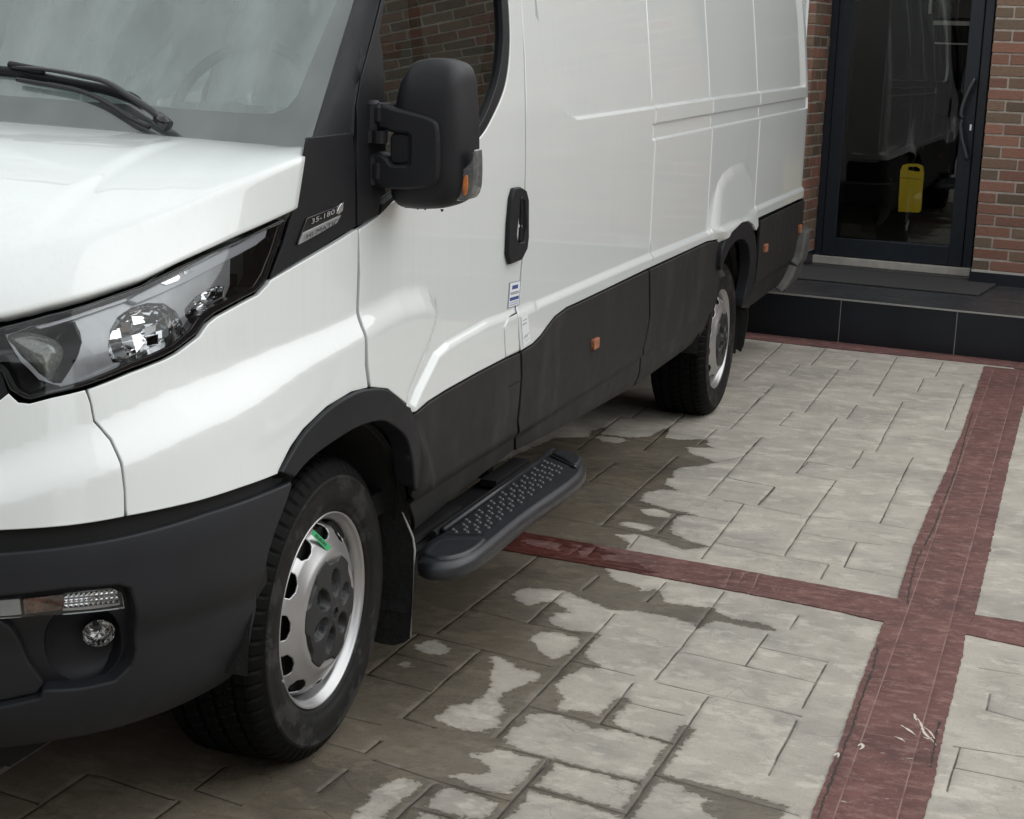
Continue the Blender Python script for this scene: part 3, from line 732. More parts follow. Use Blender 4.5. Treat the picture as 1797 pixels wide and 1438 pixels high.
# A-pillar trim between windscreen and door
p2 = M0.un([(621, 234), (622.5, 187), (632, 134), (656, 43), (667, 0)])
zz = np.linspace(p2[0, 1]-.005, 2.15, 26); up = np.interp(zz, np.r_[p2[:, 1], 2.2], np.r_[p2[:, 0], p2[-1, 0]+.27]); up[zz > p2[-1, 1]] = p2[-1, 0]+(zz[zz > p2[-1, 1]]-p2[-1, 1])*.55
A_ = np.array([[xe-.004, 0, 0]]*len(zz)); _dw = p2[0, 1]-Wfn(*WS.un([(522, 243)]).T)[0, 2]; zz2 = zz-np.maximum(_dw, 0); bb = zz2-(zB(np.array([xe]))[0]-.022); print('dw', _dw)
PA = Wfn(np.full(len(zz), xe-.002), bb); PA[:, 2] = zz2
PB = Mfn0(up, zz); rows = []
for i, k in enumerate(np.linspace(0, 1, 12)):
    C_ = PA*(1-k)+PB*k; C_ = C_+np.array([.35, -.9, .15])*(math.sin(k*math.pi)*.022); rows.append(C_)
rows = [rows[0]+np.array([-.004, .02, -.01])]+rows+[rows[-1]+np.array([-.02, .004, 0])]
V = np.concatenate(rows); m = len(zz)
mesh('windscreen_pillar', V, [(i*m+j, (i+1)*m+j, (i+1)*m+j+1, i*m+j+1) for i in range(len(rows)-1) for j in range(m-1)], BLKP, van)
# wiper
def wpt(px, py, off):
    q = WS.un([(px, py)]); P = WS.fn(q[:, 0], q[:, 1])[0]; return P+WS.nrm(q[:, 0], q[:, 1])[0]*off
def wpath(L, off): return spline([wpt(x, y, o) for (x, y), o in zip(L, off if hasattr(off, '__len__') else [off]*len(L))], .012)
mb = MB(); pth = wpath([(300, 232), (278, 214), (240, 190), (200, 166), (150, 152), (100, 141), (60, 135), (28, 131)], [.03, .045, .05, .05, .045, .04, .035, .03])
mb.tube(pth, np.linspace(.012, .0055, len(pth)), 8, flat=.7)
mb.tube(wpath([(304, 236), (296, 229), (286, 222)], .035), .015, 10)
wip = mb.build('wiper', GBLK, van, smooth=True)
mb = MB(); pth = wpath([(247, 184), (233, 175), (190, 163), (143, 154), (90, 144), (40, 134), (0, 129), (-60, 124), (-140, 119)], .014)
mb.tube(pth, .0075, 8, flat=1.3); mb.tube(wpath([(248, 187), (190, 167), (143, 158), (90, 148), (40, 138), (0, 133), (-60, 128), (-140, 122)], .004), .0035, 6)
mb.tube(wpath([(85, 137), (60, 133), (26, 126)], .028), .011, 8, flat=.8)
mb.build('wiper_blade', BLKP, wip, smooth=True)
mb = MB(); pth = wpath([(268, 232), (235, 216), (207, 198), (175, 180), (140, 167), (90, 157), (36, 148)], .02); mb.tube(pth, .0062, 8); mb.build('wiper_arm', GBLK, wip, smooth=True)
# cowl under the rear hood edge
mb = MB(); xs_ = np.linspace(2*XC+.05, -.05, 24); V = []
for x in xs_:
    xq = x if x > XC else 2*XC-x; y = float(yB(xq)); z = float(zB(np.array([xq]))[0]); V += [(x, y-.03, z-.05), (x, y+.05, z-.045)]
mb.add(V, [(2*i, 2*i+1, 2*i+3, 2*i+2) for i in range(23)]); mb.build('cowl', BLACK, van)

# ---- cab door
rs = [(911, 617), (907, 553), (910, 520), (915, 460), (919, 390), (921.5, 300), (921.5, 200), (919.5, 100), (915.5, 0)]
YD = 1.178
dr = M1.un(rs); top_y = dr[-1, 0]-U0
lowb = [(722.4, 725), (751, 705), (782.5, 685), (838, 654), (887, 628.5)]
_wo = spl([(690, 354), (760, 307), (820, 261), (847, 237), (867, 203), (885, 160), (893, 120), (896, 75), (895, 30), (893, 0)])
P = np.r_[M1.un([(631, 403), (666, 379)]+_wo), side([(.97, 1.86), (.93, 2.0), (.82, 2.10), (.58, 2.13), (.50, 2.2), (1.19, 2.25)]),
          M1.un(rs[::-1]+lowb[::-1]+[(700, 698), (681, 683), (651, 680), (647, 640), (639, 575), (631, 540), (633, 480)])]
door = panel('cab_door', van, M1, P, WHITE, .012, .010, bevel=.003, feat=[(_cr[:6], [-.026, -.018, -.010, -.004, 0, .004, .01, .018, .026], .010, False)])
panel('fuel_flap', door, M1, M1.un([(886, 618), (884, 575), (891, 558), (905, 551), (908, 590), (909.5, 614), (887, 626)]), WHITE, .02, .02, off=.0035, bevel=.002, depth=.006)
panel('flap_recess', door, M1, M1.un([(891, 559), (897, 553.5), (905.5, 549), (905.5, 551.5), (898, 556)]), BLACK, .02, .02, off=.003, bevel=0, depth=.003)
# window seal and glass
seal_o = spl([(690, 355), (760, 308), (820, 262), (846, 238), (866, 203), (884, 160), (892, 120), (895, 75), (894, 30), (892, 0)]); seal_o = [(666, 380)]+seal_o
seal_i = [(672, 360)]+spl([(690, 344), (760, 298), (812, 253), (836, 230), (855, 197), (872, 150), (880, 112), (884, 70), (883, 30), (881, 0)])
P = np.r_[M1.un(seal_o), side([(.97, 1.86), (.93, 2.0), (.82, 2.10), (.60, 2.13)]), side([(.60, 2.10), (.80, 2.07), (.90, 1.98), (.935, 1.86)]), M1.un(seal_i[::-1])]
panel('window_seal', door, M1, P, BLKP, .03, .03, off=-.001, bevel=.003, depth=.02)
P = np.r_[M1.un([(664, 372), (690, 348), (760, 302), (838, 234), (855, 202), (876, 144), (886, 80), (883, 0)]), side([(.94, 1.86), (.90, 1.99), (.80, 2.08), (.46, 2.1)]), M1.un([(672, 0), (667, 40), (672, 90), (669, 180), (668, 300)])]
panel('door_window', door, M1, P, GLASS, .05, .05, off=-.014, bevel=0, depth=.003)
gy = M1.un([(758, 150)])[0]
panel('window_divider', door, M1, np.array([(gy[0]-.012, gy[1]-.25), (gy[0]+.012, gy[1]-.25), (gy[0]+.012, 2.1), (gy[0]-.012, 2.1)]), BLACK, .05, .05, off=-.020, bevel=0, depth=.02)
panel('window_pillar', door, M1, np.r_[M1.un([(628, 397), (665, 377), (668, 347), (677, 341), (675, 177), (672, 90), (666, 60), (671, 30), (676, 0)]), side([(.47, 2.12), (.44, 2.12)]), M1.un([(670, 0), (659, 44), (634, 136), (626, 187), (627.5, 300)])], BLKP, .02, .02, off=.0, bevel=.002)
# door handle
ho = M1.un([(895.7, 330.5), (907, 328), (917, 334), (921, 350), (921, 417), (918.5, 437), (909, 456), (889, 464), (884.6, 447), (886.6, 394), (891, 347)])
hi_ = M1.un([(905.7, 347), (914, 352), (916.5, 400), (913, 424), (902, 426), (900, 410), (904, 375)])
hd = panel('door_handle', door, M1, ho, BLKP, .01, .01, off=.014, bevel=.005, depth=.012, holes=[hi_])
panel('handle_recess', door, M1, inset(hi_, -.001), BLACK, .02, .02, off=-.006, bevel=0, depth=.003)
mb = MB(); pth = [M1.pt(np.array([a]), np.array([b]), .012)[0] for a, b in M1.un([(906, 345), (907, 370), (906.5, 400), (905, 425)])]
mb.tube(spline(pth, .01), .006, 8); mb.build('handle_grip', BLKP, door, smooth=True)
# stickers
def decal(name, parent, px, mat, off): return panel(name, parent, M1, M1.un(px), mat, .03, .03, off=off, bevel=0, depth=.0004)
st = decal('warning_sticker', door, [(893.5, 496.5), (913.5, 492), (910.5, 535), (890, 542)], GREYI, .0012)
def quadpt(Q, s, t): Q = np.array(Q); return tuple(Q[0]*(1-s)*(1-t)+Q[1]*s*(1-t)+Q[2]*s*t+Q[3]*(1-s)*t)
Q = [(893.5, 496.5), (913.5, 492), (910.5, 535), (890, 542)]
def qrect(Q, s0, t0, s1, t1): return [quadpt(Q, s0, t0), quadpt(Q, s1, t0), quadpt(Q, s1, t1), quadpt(Q, s0, t1)]
decal('sticker_ground', door, qrect(Q, .07, .03, .93, .97), PAPER, .0018)
decal('sticker_print', door, qrect(Q, .25, .14, .75, .29), BLUE, .0024)
decal('sticker_print', door, qrect(Q, .12, .60, .88, .73), BLUE, .0024)
for t0 in (.40, .46): decal('sticker_print', door, qrect(Q, .14, t0, .86, t0+.035), GREYI, .0024)
for t0 in (.80, .89): decal('sticker_print', door, qrect(Q, .14, t0, .86, t0+.02), BLUE, .0024)
# ---- load-space side
low = [(914.5, 616), (934, 604), (948, 590), (960, 573), (973, 556), (994, 540), (1016, 530), (1060, 509), (1131, 474.5), (1241, 424), (1259, 421), (1267, 430), (1277.5, 408.5), (1297, 390.5), (1308, 388), (1316.5, 394), (1320.6, 404), (1322, 387), (1401, 351)]
lw = np.r_[M1.un(low[:11]), MP.un(low[11:17]), M1.un(low[17:])]; lw[17, 0] = max(lw[17, 0], lw[16, 0]+.03); zr = lw[-1, 1]
fr = M1.un([(915, 0), (921.5, 100), (924, 200), (924, 300), (922, 390), (918, 460), (913, 520), (909.5, 553)]); fr[0, 0] = max(fr[0, 0], fr[1, 0]-.03)
P = np.r_[lw, [(U0+6.12, zr), (UMAX-.55, zr), (UMAX-.55, 2.62), (fr[0, 0]-.02, 2.62)], fr]
xb = []
for y0 in RIDGES: xb += [U0+y0+k for k in (-.012, -.006, -.003, 0, .003, .006, .012)]
bx_ = [U0+v for v in np.arange(3.62, 4.62, .012)]
OFS = [-.014, -.009, -.004, 0, .004, .009, .014]
FT = [(_up[1:-1], [-.014, -.012, -.008, -.004, 0, .004], .012, False), (_cr[-3:], [-.026, -.018, -.010, -.004, 0, .004, .01, .018, .026], .012, False), (_cr2, [-.026, -.018, -.010, -.004, 0, .004, .01, .018, .026], .012, False), (_ch, [-.006, -.003, 0, .003, .006], .01, True), (_bl[:11], [-.01, 0, .008, .016, .024, .032, .040, .048], .012, False)]
sidep = panel('side_panel', van, M1, P, WHITE, .03, .02, bevel=.003, xa=xb+bx_, feat=FT)
st = decal('paper_label', sidep, [(914, 556), (925.5, 550.5), (930.5, 598), (918, 610)], PAPER, .0012)
Q = [(914, 556), (925.5, 550.5), (930.5, 598), (918, 610)]
for s0, t0, s1, t1 in ((.2, .15, .8, .17), (.1, .27, .7, .30), (.25, .68, .9, .70), (.15, .73, .7, .75), (.35, .86, .9, .87)): decal('label_print', sidep, qrect(Q, s0, t0, s1, t1), GREYI, .0018)
# ---- black cladding and arches
archo = [(487, 829), (510, 789), (532, 756), (574, 715.5), (617, 689.5), (648, 682), (675, 684), (698, 699.5), (722, 728)]
archi = [(722, 860), (718, 809), (707, 768), (680, 744), (659, 739), (622, 750), (585, 772), (550, 797), (528, 818), (512, 838)]

panel('wheel_arch_trim', van, M1, M1.un(spl(archo)+[(731, 760), (730, 860)]+spl(archi)), BLKP, .015, .015, off=.010, bevel=.006, depth=.05)
def sill(L): return L
panel('door_cladding', door, M1, M1.un([(722.5, 727.5), (751, 707.5), (783, 687.5), (838, 656.5), (887, 631), (911, 620.5), (912, 660), (909, 700), (905, 740), (899.5, 790), (810, 858), (724, 930), (719, 870), (716, 800)]), CLAD, .025, .02, off=.004, bevel=.003)
panel('cladding_slot', door, M1, M1.un([(890, 677), (911, 667), (911, 670), (890, 680)]), BLACK, .03, .03, off=.0045, bevel=0, depth=.001)
panel('side_cladding', sidep, M1, M1.un([(914.5, 619), (934, 606.5), (948, 592.5), (960, 575.5), (973, 558.5), (994, 542.5), (1016, 532.5), (1060, 511.5), (1137, 475), (1137.5, 558), (1126.5, 614), (1110, 678), (1000, 741), (903.5, 790), (908, 740), (912.5, 700), (915, 660)]), CLAD, .025, .02, off=.004, bevel=.003)
panel('side_cladding', sidep, M1, M1.un([(1139.5, 474), (1241, 426.5), (1259, 423.5), (1267, 432.5), (1272, 440), (1266, 470), (1259, 506), (1251, 539), (1236, 578), (1222, 598), (1210, 606), (1112, 677), (1128.5, 614), (1140, 558)]), CLAD, .025, .02, off=.004, bevel=.003)
archr_o = [(1262, 470), (1264, 445), (1267, 431), (1277.5, 410), (1297, 392), (1308, 389.5), (1316.5, 395.5), (1321, 405.5), (1324, 420), (1325, 450), (1321, 500), (1312, 540)]
archr_i = [(1299, 540), (1308, 505), (1313.5, 470), (1313.5, 443), (1310.5, 428), (1305, 421), (1299, 419), (1290, 423), (1279, 436), (1268.5, 459), (1264, 475)]
panel('wheel_arch_trim', van, MP, MP.un(spl(archr_o)+spl(archr_i)), BLKP, .02, .02, off=.008, bevel=.006, depth=.05)
zb = M1.un([(1312, 536)])[0, 1]
rc = M0.un([(1329, 388), (1401, 353.5)]); rc2 = M0.un([(1325, 530), (1350, 511), (1372, 495)])
panel('rear_cladding', van, M1, np.r_[rc, [(U0+6.12, rc[1, 1]), (UMAX-.6, rc[1, 1]), (UMAX-.6, .45)], rc2[::-1], [(rc[0, 0], rc2[0, 1])]], CLAD, .03, .02, off=.004, bevel=.003)
P = np.r_[side([(5.93, .668), (6.02, .675), (6.2, .675)]), [(UMAX-.3, .675), (UMAX-.3, .37)], side([(5.95, .36), (5.70, .375), (5.80, .47), (5.88, .56)])]
DUSTB = pbr('dusty_bumper_plastic', (.075, .075, .07), .7, nscale=6, namp=.25)
panel('rear_bumper', van, M1, P, DUSTB, .02, .02, off=.05, bevel=.018, depth=.09)
def mk_marker(px, py, w_, h_, off=.004):
    q = M1.un([(px, py)])[0]; P = np.array([(q[0]-w_/2, q[1]-h_/2), (q[0]+w_/2, q[1]-h_/2+.0), (q[0]+w_/2, q[1]+h_/2), (q[0]-w_/2, q[1]+h_/2)])
    return panel('side_marker', van, M1, P, ORANGED, .02, .02, off=off+.012, bevel=.003, depth=.016)
mk_marker(1040, 603, .062, .034); mk_marker(1340.5, 435.5, .075, .038); mk_marker(1401, 402, .06, .045)
# ---- dark inner shell behind the panel gaps, with the arches left open
def circ2(y0, z0, r, n=40): return side([(y0+r*math.cos(t), z0+r*math.sin(t)) for t in np.linspace(0, 2*math.pi, n, endpoint=False)])
ring = lambda y0, r: [(y0+r*math.cos(t), .345+r*math.sin(t)) for t in np.linspace(math.pi*.97, math.pi*.03, 22)]
P = np.r_[side([(-.30, .50)]+ring(0, .43)+[(.45, .43)]+[(3.68, .43)]+[p for p in ring(4.103, .43)]+[(4.55, .45)]), [(UMAX-.6, .45), (UMAX-.6, 2.5)], side([(1.25, 2.5), (1.22, 1.22), (.15, 1.20), (.0, 1.20), (-.03, .93), (-.4, .88)]), [(.12, .85), (.12, .62)], side([(-.33, .62)])]
panel('inner_shell', van, M0, P, BLACK, .08, .05, off=-.03, bevel=0, depth=.01)
# wheel housings
for y0 in (0, 4.103):
    mb = MB(); A = [(y0+.435*math.cos(t), .345+.435*math.sin(t)) for t in np.linspace(math.pi*1.0, -math.pi*.10, 30)]
    for (xa_, xb_) in ((.035, -.40), (-1.51, -1.945)):
        mb = MB()
        V = [(xa_, y, z) for y, z in A]+[(xb_, y, z) for y, z in A]; n = len(A)
        mb.add(V, [(i, i+1, n+i+1, n+i) for i in range(n-1)]); mb.add([(xb_, y, z) for y, z in A], [tuple(range(n))])
        mb.build('wheel_housing', LINER, van, smooth=True)
# underbody, right side, roof, tail
mb = MB(); mb.box((XC, 2.65, .50), (1.86, 6.6, .06)); mb.box((XC-.42, 2.7, .42), (.09, 6.8, .14)); mb.box((XC+.42, 2.7, .42), (.09, 6.8, .14))
for y0 in (0, 4.103): mb.tube([(XC-.7, y0, .34), (XC+.7, y0, .34)], .06, 10)
mb.box((XC, -.22, .30), (1.24, 1.0, .20)); mb.box((XC, 2.6, .40), (1.1, 4.2, .12)); mb.box((XC, .6, .40), (.7, 1.3, .2)); mb.tube([(XC+.1, .8, .38), (XC+.1, 4.0, .36)], .045, 10); mb.box((XC+.62, 2.2, .44), (.35, 1.1, .18))
mb.box((XC, -.15, .75), (1.15, .9, .6))
mb.build('underbody', UNDER, van)
uu = np.linspace(U0+.7, U0+6.3, 60); zz_ = np.linspace(.46, 2.60, 30)
A, B = np.meshgrid(uu, zz_, indexing='ij'); V = Mfn0(A.ravel(), B.ravel()); V[:, 0] = 2*XC-V[:, 0]; nb = len(zz_)
F = [(i*nb+j, i*nb+j+1, (i+1)*nb+j+1, (i+1)*nb+j) for i in range(len(uu)-1) for j in range(nb-1)]
mesh('far_side_panel', V, F, WHITE, van)
xs_ = np.linspace(-1, 1, 21); ys_ = np.r_[np.linspace(.72, 1.2, 6), np.linspace(1.4, 6.1, 12)]; V = []
for y in ys_:
    for k in xs_: V.append((XC+k*.67, y, 2.60+.10*(1-abs(k)**3)-max(0, 1.1-y)*.25))
mesh('roof', V, [(i*21+j, i*21+j+1, (i+1)*21+j+1, (i+1)*21+j) for i in range(len(ys_)-1) for j in range(20)], WHITE, van)
mesh('far_cab_door', [(2*XC-.03, -.05, .5), (2*XC-.03, .98, .5), (2*XC-.03, .98, 1.36), (2*XC-.03, -.05, 1.30)], [(0, 1, 2, 3)], WHITE, van, smooth=False)
mesh('far_cab_door', [(2*XC-.03, .9, 1.3), (2*XC-.03, 1.3, 1.3), (2*XC-.12, 1.3, 2.3), (2*XC-.12, .9, 2.3)], [(0, 1, 2, 3)], WHITE, van, smooth=False)
mesh('far_door_window', [(2*XC-.03, 0, 1.3), (2*XC-.03, .95, 1.3), (2*XC-.12, .95, 2.2), (2*XC-.12, .45, 2.2)], [(0, 1, 2, 3)], GLASS, van, smooth=False)
mb = MB(); mb.box((XC-.48, 6.15, 1.6), (.95, .03, 2.0), bev=.01); mb.box((XC+.48, 6.15, 1.6), (.95, .03, 2.0), bev=.01); mb.build('rear_door', WHITE, van)

# ---- cab interior seen through the glass
mb = MB(); mb.box((XC, .62, 1.22), (1.72, .72, .16), bev=.05); mb.box((XC+.52, .40, 1.33), (.46, .30, .10), bev=.04); mb.box((XC, .92, 1.0), (.4, .3, .5), bev=.03)
mb.box((XC, .33, 1.27), (1.6, .4, .06), bev=.02)
mb.build('dashboard', DASH, van)
cx_, cy_, cz_ = -.60, .74, 1.42
mb = MB(); th = math.radians(32)
pp = [(cx_+.2*math.cos(t), cy_+.2*math.sin(t)*math.sin(th)*1.0, cz_+.2*math.sin(t)*math.cos(th)) for t in np.linspace(0, 2*math.pi, 41)]
mb.tube(pp, .015, 8, caps=False)
for t in (R(0), R(180), R(270)): mb.tube([(cx_, cy_, cz_), (cx_+.2*math.cos(t), cy_+.2*math.sin(t)*math.sin(th), cz_+.2*math.sin(t)*math.cos(th))], .018, 6)
mb.tube([(cx_, cy_-.02, cz_-.01), (cx_, cy_-.25, cz_-.22)], .05, 10)
mb.build('steering_wheel', WHEELM, van, smooth=True)
for x in (-.50, -1.05, -1.42):
    mb = MB(); mb.box((x, 1.32, .98), (.46, .5, .18), bev=.05); mb.box((x, 1.58, 1.35), (.46, .14, .72), bev=.06, M=Matrix.Rotation(R(-8), 3, 'X')); mb.box((x, 1.63, 1.82), (.26, .10, .2), bev=.04)
    mb.build('seat', SEAT, van, smooth=False)
mb = MB(); mb.box((XC, 1.78, 1.5), (1.75, .02, 1.9)); mb.box((XC, 1.2, .58), (1.75, 1.2, .03)); mb.build('bulkhead', SEAT, van)
# crumpled plastic film over the seats and dash
def crumple(name, corners, amp, seed):
    g = np.random.default_rng(seed); n = 60; c = np.array(corners, float); V = []; H = np.zeros((n, n))
    S, T = np.meshgrid(np.linspace(0, 1, n), np.linspace(0, 1, n), indexing='ij')
    for _ in range(26):
        a = g.uniform(0, math.pi) if g.random() < .4 else g.normal(1.9, .25); ph = g.uniform(-.6, 1.4); wd = g.uniform(.02, .08)
        dd = S*math.sin(a)-T*math.cos(a)-ph*.7; H += g.uniform(-1, 1)*np.exp(-np.abs(dd)/wd)*amp
    n_ = np.cross(c[1]-c[0], c[3]-c[0]); n_ /= np.linalg.norm(n_)
    for i in range(n):
        for j in range(n): s, t = S[i, j], T[i, j]; V.append(c[0]*(1-s)*(1-t)+c[1]*s*(1-t)+c[2]*s*t+c[3]*(1-s)*t+n_*H[i, j])
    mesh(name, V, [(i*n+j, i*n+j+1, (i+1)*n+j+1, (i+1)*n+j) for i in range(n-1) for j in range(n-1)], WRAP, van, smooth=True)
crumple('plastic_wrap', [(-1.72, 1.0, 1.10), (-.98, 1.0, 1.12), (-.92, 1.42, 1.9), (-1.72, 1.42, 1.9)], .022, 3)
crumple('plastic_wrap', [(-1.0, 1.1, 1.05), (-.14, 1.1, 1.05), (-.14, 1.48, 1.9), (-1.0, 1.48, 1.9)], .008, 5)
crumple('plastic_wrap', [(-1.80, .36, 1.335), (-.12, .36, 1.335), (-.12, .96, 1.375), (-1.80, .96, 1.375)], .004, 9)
# notice hanging inside the side window
BROWNP = pbr('orange_notice', (.55, .20, .10), .7)
NPRINT = pbr('notice_print', (.62, .55, .48), .7)

def text_mesh(name, body, origin, ax, ay, size, mat, parent, depth=.0006, spacing=1.0, align='LEFT'):
    cu_ = bpy.data.curves.new(name+'_curve', 'FONT'); cu_.body = body; cu_.size = 1; cu_.extrude = 0; cu_.space_character = spacing; cu_.align_x = align
    o = bpy.data.objects.new(name+'_tmp', cu_); link(o); bpy.context.view_layer.update()
    me = bpy.data.meshes.new_from_object(o.evaluated_get(bpy.context.evaluated_depsgraph_get())); V = np.array([v.co[:] for v in me.vertices]); F = [tuple(p.vertices) for p in me.polygons]
    bpy.data.objects.remove(o); bpy.data.curves.remove(cu_); bpy.data.meshes.remove(me)
    P = np.array(origin)+V[:, :1]*size*np.array(ax)+V[:, 1:2]*size*np.array(ay)
    return mesh(name, P, F, mat, parent, smooth=False)
def p_on(px, py, S=None, off=0.):
    S = S or M1; q = S.un([(px, py)]); return S.fn(q[:, 0], q[:, 1])[0]+S.nrm(q[:, 0], q[:, 1])[0]*off
# badge on the fender trim
bp = [(519, 429), (528, 405), (536, 385), (590, 361), (600, 352), (597, 374), (590, 390), (575, 400)]
bq = [(519.5, 430), (528, 408), (537, 383), (592, 361), (600, 352), (597.5, 372), (588, 392), (560, 409)]
badge = panel('model_badge', van, M1, M1.un(bq), GBLK, .02, .02, off=.003, bevel=.0015, depth=.005)
panel('badge_plate', badge, M1, M1.un([(520, 430), (529, 408.5), (560, 394), (590, 379.5), (595.5, 377), (588, 391), (560, 408)]), SATIN, .02, .02, off=.0055, bevel=.0008, depth=.003)
panel('badge_plate', badge, M1, M1.un([(587, 374), (592, 362), (600, 352.5), (598, 370), (591, 376)]), CHROME, .02, .02, off=.0055, bevel=.0008, depth=.003)
def txt_px(name, body, p0, p1, h, mat, parent, off, spacing=1.0):
    A = p_on(*p0, off=off); B = p_on(*p1, off=off); ax = (B-A); Lx = np.linalg.norm(ax); ax /= Lx
    C_ = p_on(p0[0], p0[1]-h, off=off); ay = C_-A; hh = np.linalg.norm(ay); n_ = np.cross(ax, ay); n_ /= np.linalg.norm(n_)
    ay2 = np.cross(n_, ax); q = ay@ax
    ayd = (ay/ hh)
    tmp = 0
    o = text_mesh(name, body, A, ax, ayd, hh/.70, mat, parent, spacing=spacing)
    # fit the width
    V = np.array([v.co[:] for v in o.data.vertices]); W_ = V@ax; k = Lx/(W_.max()-W_.min()+1e-9)
    ctr = np.array(o.location)+np.array(wloc(parent)); rel = V+ctr-A; along = rel@ax
    new = rel+np.outer(along*(k-1), ax)
    cn = (new.min(0)+new.max(0))/2+A
    o.data.vertices.foreach_set('co', (new+A-cn).ravel()); o.location = Vector(cn)-wloc(parent); o.data.update(); return o
PALE = pbr('badge_letters', (.62, .63, .65), .3, metal=.6)
txt_px('badge_lettering', '35-180', (542, 393.5), (583, 375), 8.5, PALE, badge, .0055, 1.05)
txt_px('badge_lettering', 'HI-MATIC', (531, 420), (588, 392), 8.5, INKK, badge, .0085)
# ---- notice behind the side glass (plane well inside the cab)
def at_y(px, py, y): return on(px, py, 1, y)
a0 = on(672, 72, 0, -.16); 
def nx(px, py, x=-.05): return on(px, py, 0, x)
Q = [nx(668, 71), nx(707, 76), nx(702, 103), nx(668, 99)]
mb = MB(); mb.add(Q+[q+np.array([-.002, 0, 0]) for q in Q], [(0, 1, 2, 3), (7, 6, 5, 4), (0, 4, 5, 1), (1, 5, 6, 2), (2, 6, 7, 3), (3, 7, 4, 0)])
note = mb.build('window_notice', BROWNP, van)
for body, p0, p1, h in (('HECK', (671, 82), (697, 84), 7.5), ("'T OK", (671, 96), (697, 98.5), 7.5)):
    A = nx(*p0)+np.array([.003, 0, 0]); B = nx(*p1)+np.array([.003, 0, 0]); ax = B-A; Lx = np.linalg.norm(ax); ax /= Lx; C_ = nx(p0[0], p0[1]-h)+np.array([.003, 0, 0]); ay = C_-A; hh = np.linalg.norm(ay)
    o = text_mesh('notice_lettering', body, A, ax, ay/hh, hh/.7, NPRINT, note)

# ---- door mirror
YM = .18
outl = [(690, 330), (689, 345), (694, 355), (705, 363), (732, 367), (765, 366), (790, 360), (806, 348), (812, 330), (815, 290), (815, 220), (812, 165), (808, 132), (798, 114), (780, 106), (760, 103.5), (738, 105.5), (722, 114), (712, 130), (705, 146), (698, 184), (693, 240)]
def xz(px, py, y=YM): p = on(px, py, 1, y); return np.array([p[0], p[2]])
O2 = spline([xz(*p) for p in outl], .008, closed=True); c = (O2.min(0)+O2.max(0))/2
rings = [(.130, .45, 0), (.133, .62, 0), (.140, .80, 0), (.150, .90, 0), (.163, .96, 0), (.180, 1.0, 0), (.215, 1.015, .0), (.255, 1.01, 0), (.275, .995, 0), (.282, .97, 0), (.280, .90, 0)]
V = []; m = len(O2)
for y, k, dx in rings:
    Pq = c+(O2-c)*k
    V.append(np.stack([Pq[:, 0]+dx, np.full(m, y), Pq[:, 1]], 1))
V = np.concatenate(V); nr = len(rings)
F = [(i*m+j, (i+1)*m+j, (i+1)*m+(j+1) % m, i*m+(j+1) % m) for i in range(nr-1) for j in range(m)]+[tuple(range(m))]
mir_ = mesh('door_mirror', V, F, BLKP, van)
mesh('mirror_glass', np.stack([(c+(O2-c)*.91)[:, 0], np.full(m, .2815), (c+(O2-c)*.91)[:, 1]], 1), [tuple(range(m))[::-1]], CHROME, mir_, smooth=False)
# C-shaped carrier plate on the front of the head with two arms to the door
arm = [(664, 186), (676, 184), (695, 190), (720, 196), (749, 204), (764, 212), (770, 226), (772, 267), (771, 305), (768, 318), (758, 327), (737, 331), (700, 332.5), (668, 329), (650, 318), (647, 300), (646, 278), (652, 268), (668, 269), (682, 279), (688, 288), (716, 289), (719, 286), (719.5, 240), (716, 236), (690, 233), (676, 228), (664, 225)]
def rprism(name, px_list, y0, y1, mat, parent, bev=.006, yref=None, sp=.006, push=(0, 0)):
    P = spline([xz(*p, y=(yref or y0)) for p in px_list], sp, closed=True)+np.array(push); m = len(P); a = inset(P, bev); b = inset(P, bev*.35)
    Vv = np.concatenate([np.stack([q[:, 0], np.full(m, y), q[:, 1]], 1) for q, y in ((a, y0), (b, y0+bev*.3), (P, y0+bev), (P, y1))])
    v, f, _ = cdt(a, np.zeros((0, 2))); 
    F = [(i*m+j, (i+1)*m+j, (i+1)*m+(j+1) % m, i*m+(j+1) % m) for i in range(3) for j in range(m)]
    nb_ = len(Vv); Vv = np.r_[Vv, np.stack([v[:, 0], np.full(len(v), y0), v[:, 1]], 1)]
    F += [tuple(int(k)+nb_ for k in t) for t in f]
    return mesh(name, Vv, F, mat, parent)
carrier = rprism('mirror_bracket', arm, .118, .165, BLKP, mir_, bev=.007, yref=.125)
rprism('bracket_insert', [(688, 236), (716, 238), (717, 262), (716, 285), (688, 286), (685, 262)], .128, .16, BLKP, mir_, bev=.004, yref=.13)
mb = MB()
p = on(650, 200, 1, .13); mb.tube([(p[0], .13, p[2]-.035), (p[0], .13, p[2]+.022), (p[0], .13, p[2]+.03)], [.024, .024, .016], 16)
p2_ = on(650, 300, 1, .13); mb.tube([(p2_[0], .13, p2_[2]-.03), (p2_[0], .13, p2_[2]+.03), (p2_[0], .13, p2_[2]+.038)], [.02, .02, .014], 16)
for pz in (p[2]-.002, p2_[2]+.002): mb.box((p[0]+.02, .142, pz), (.085, .045, .05), bev=.012)
[mb.box((.058, .14, q_), (.03, .055, .05), bev=.01) for q_ in (p[2]+.0, p2_[2]-.0)]
mb.tube([(p[0], .118, p[2]-.062), (p[0], .118, p[2]-.035)], .021, 14); mb.tube([(p[0]+.028, .118, p[2]-.062), (p[0]+.028, .118, p[2]-.035)], .018, 14)
mb.build('mirror_hinge', BLKP, mir_, smooth=False)
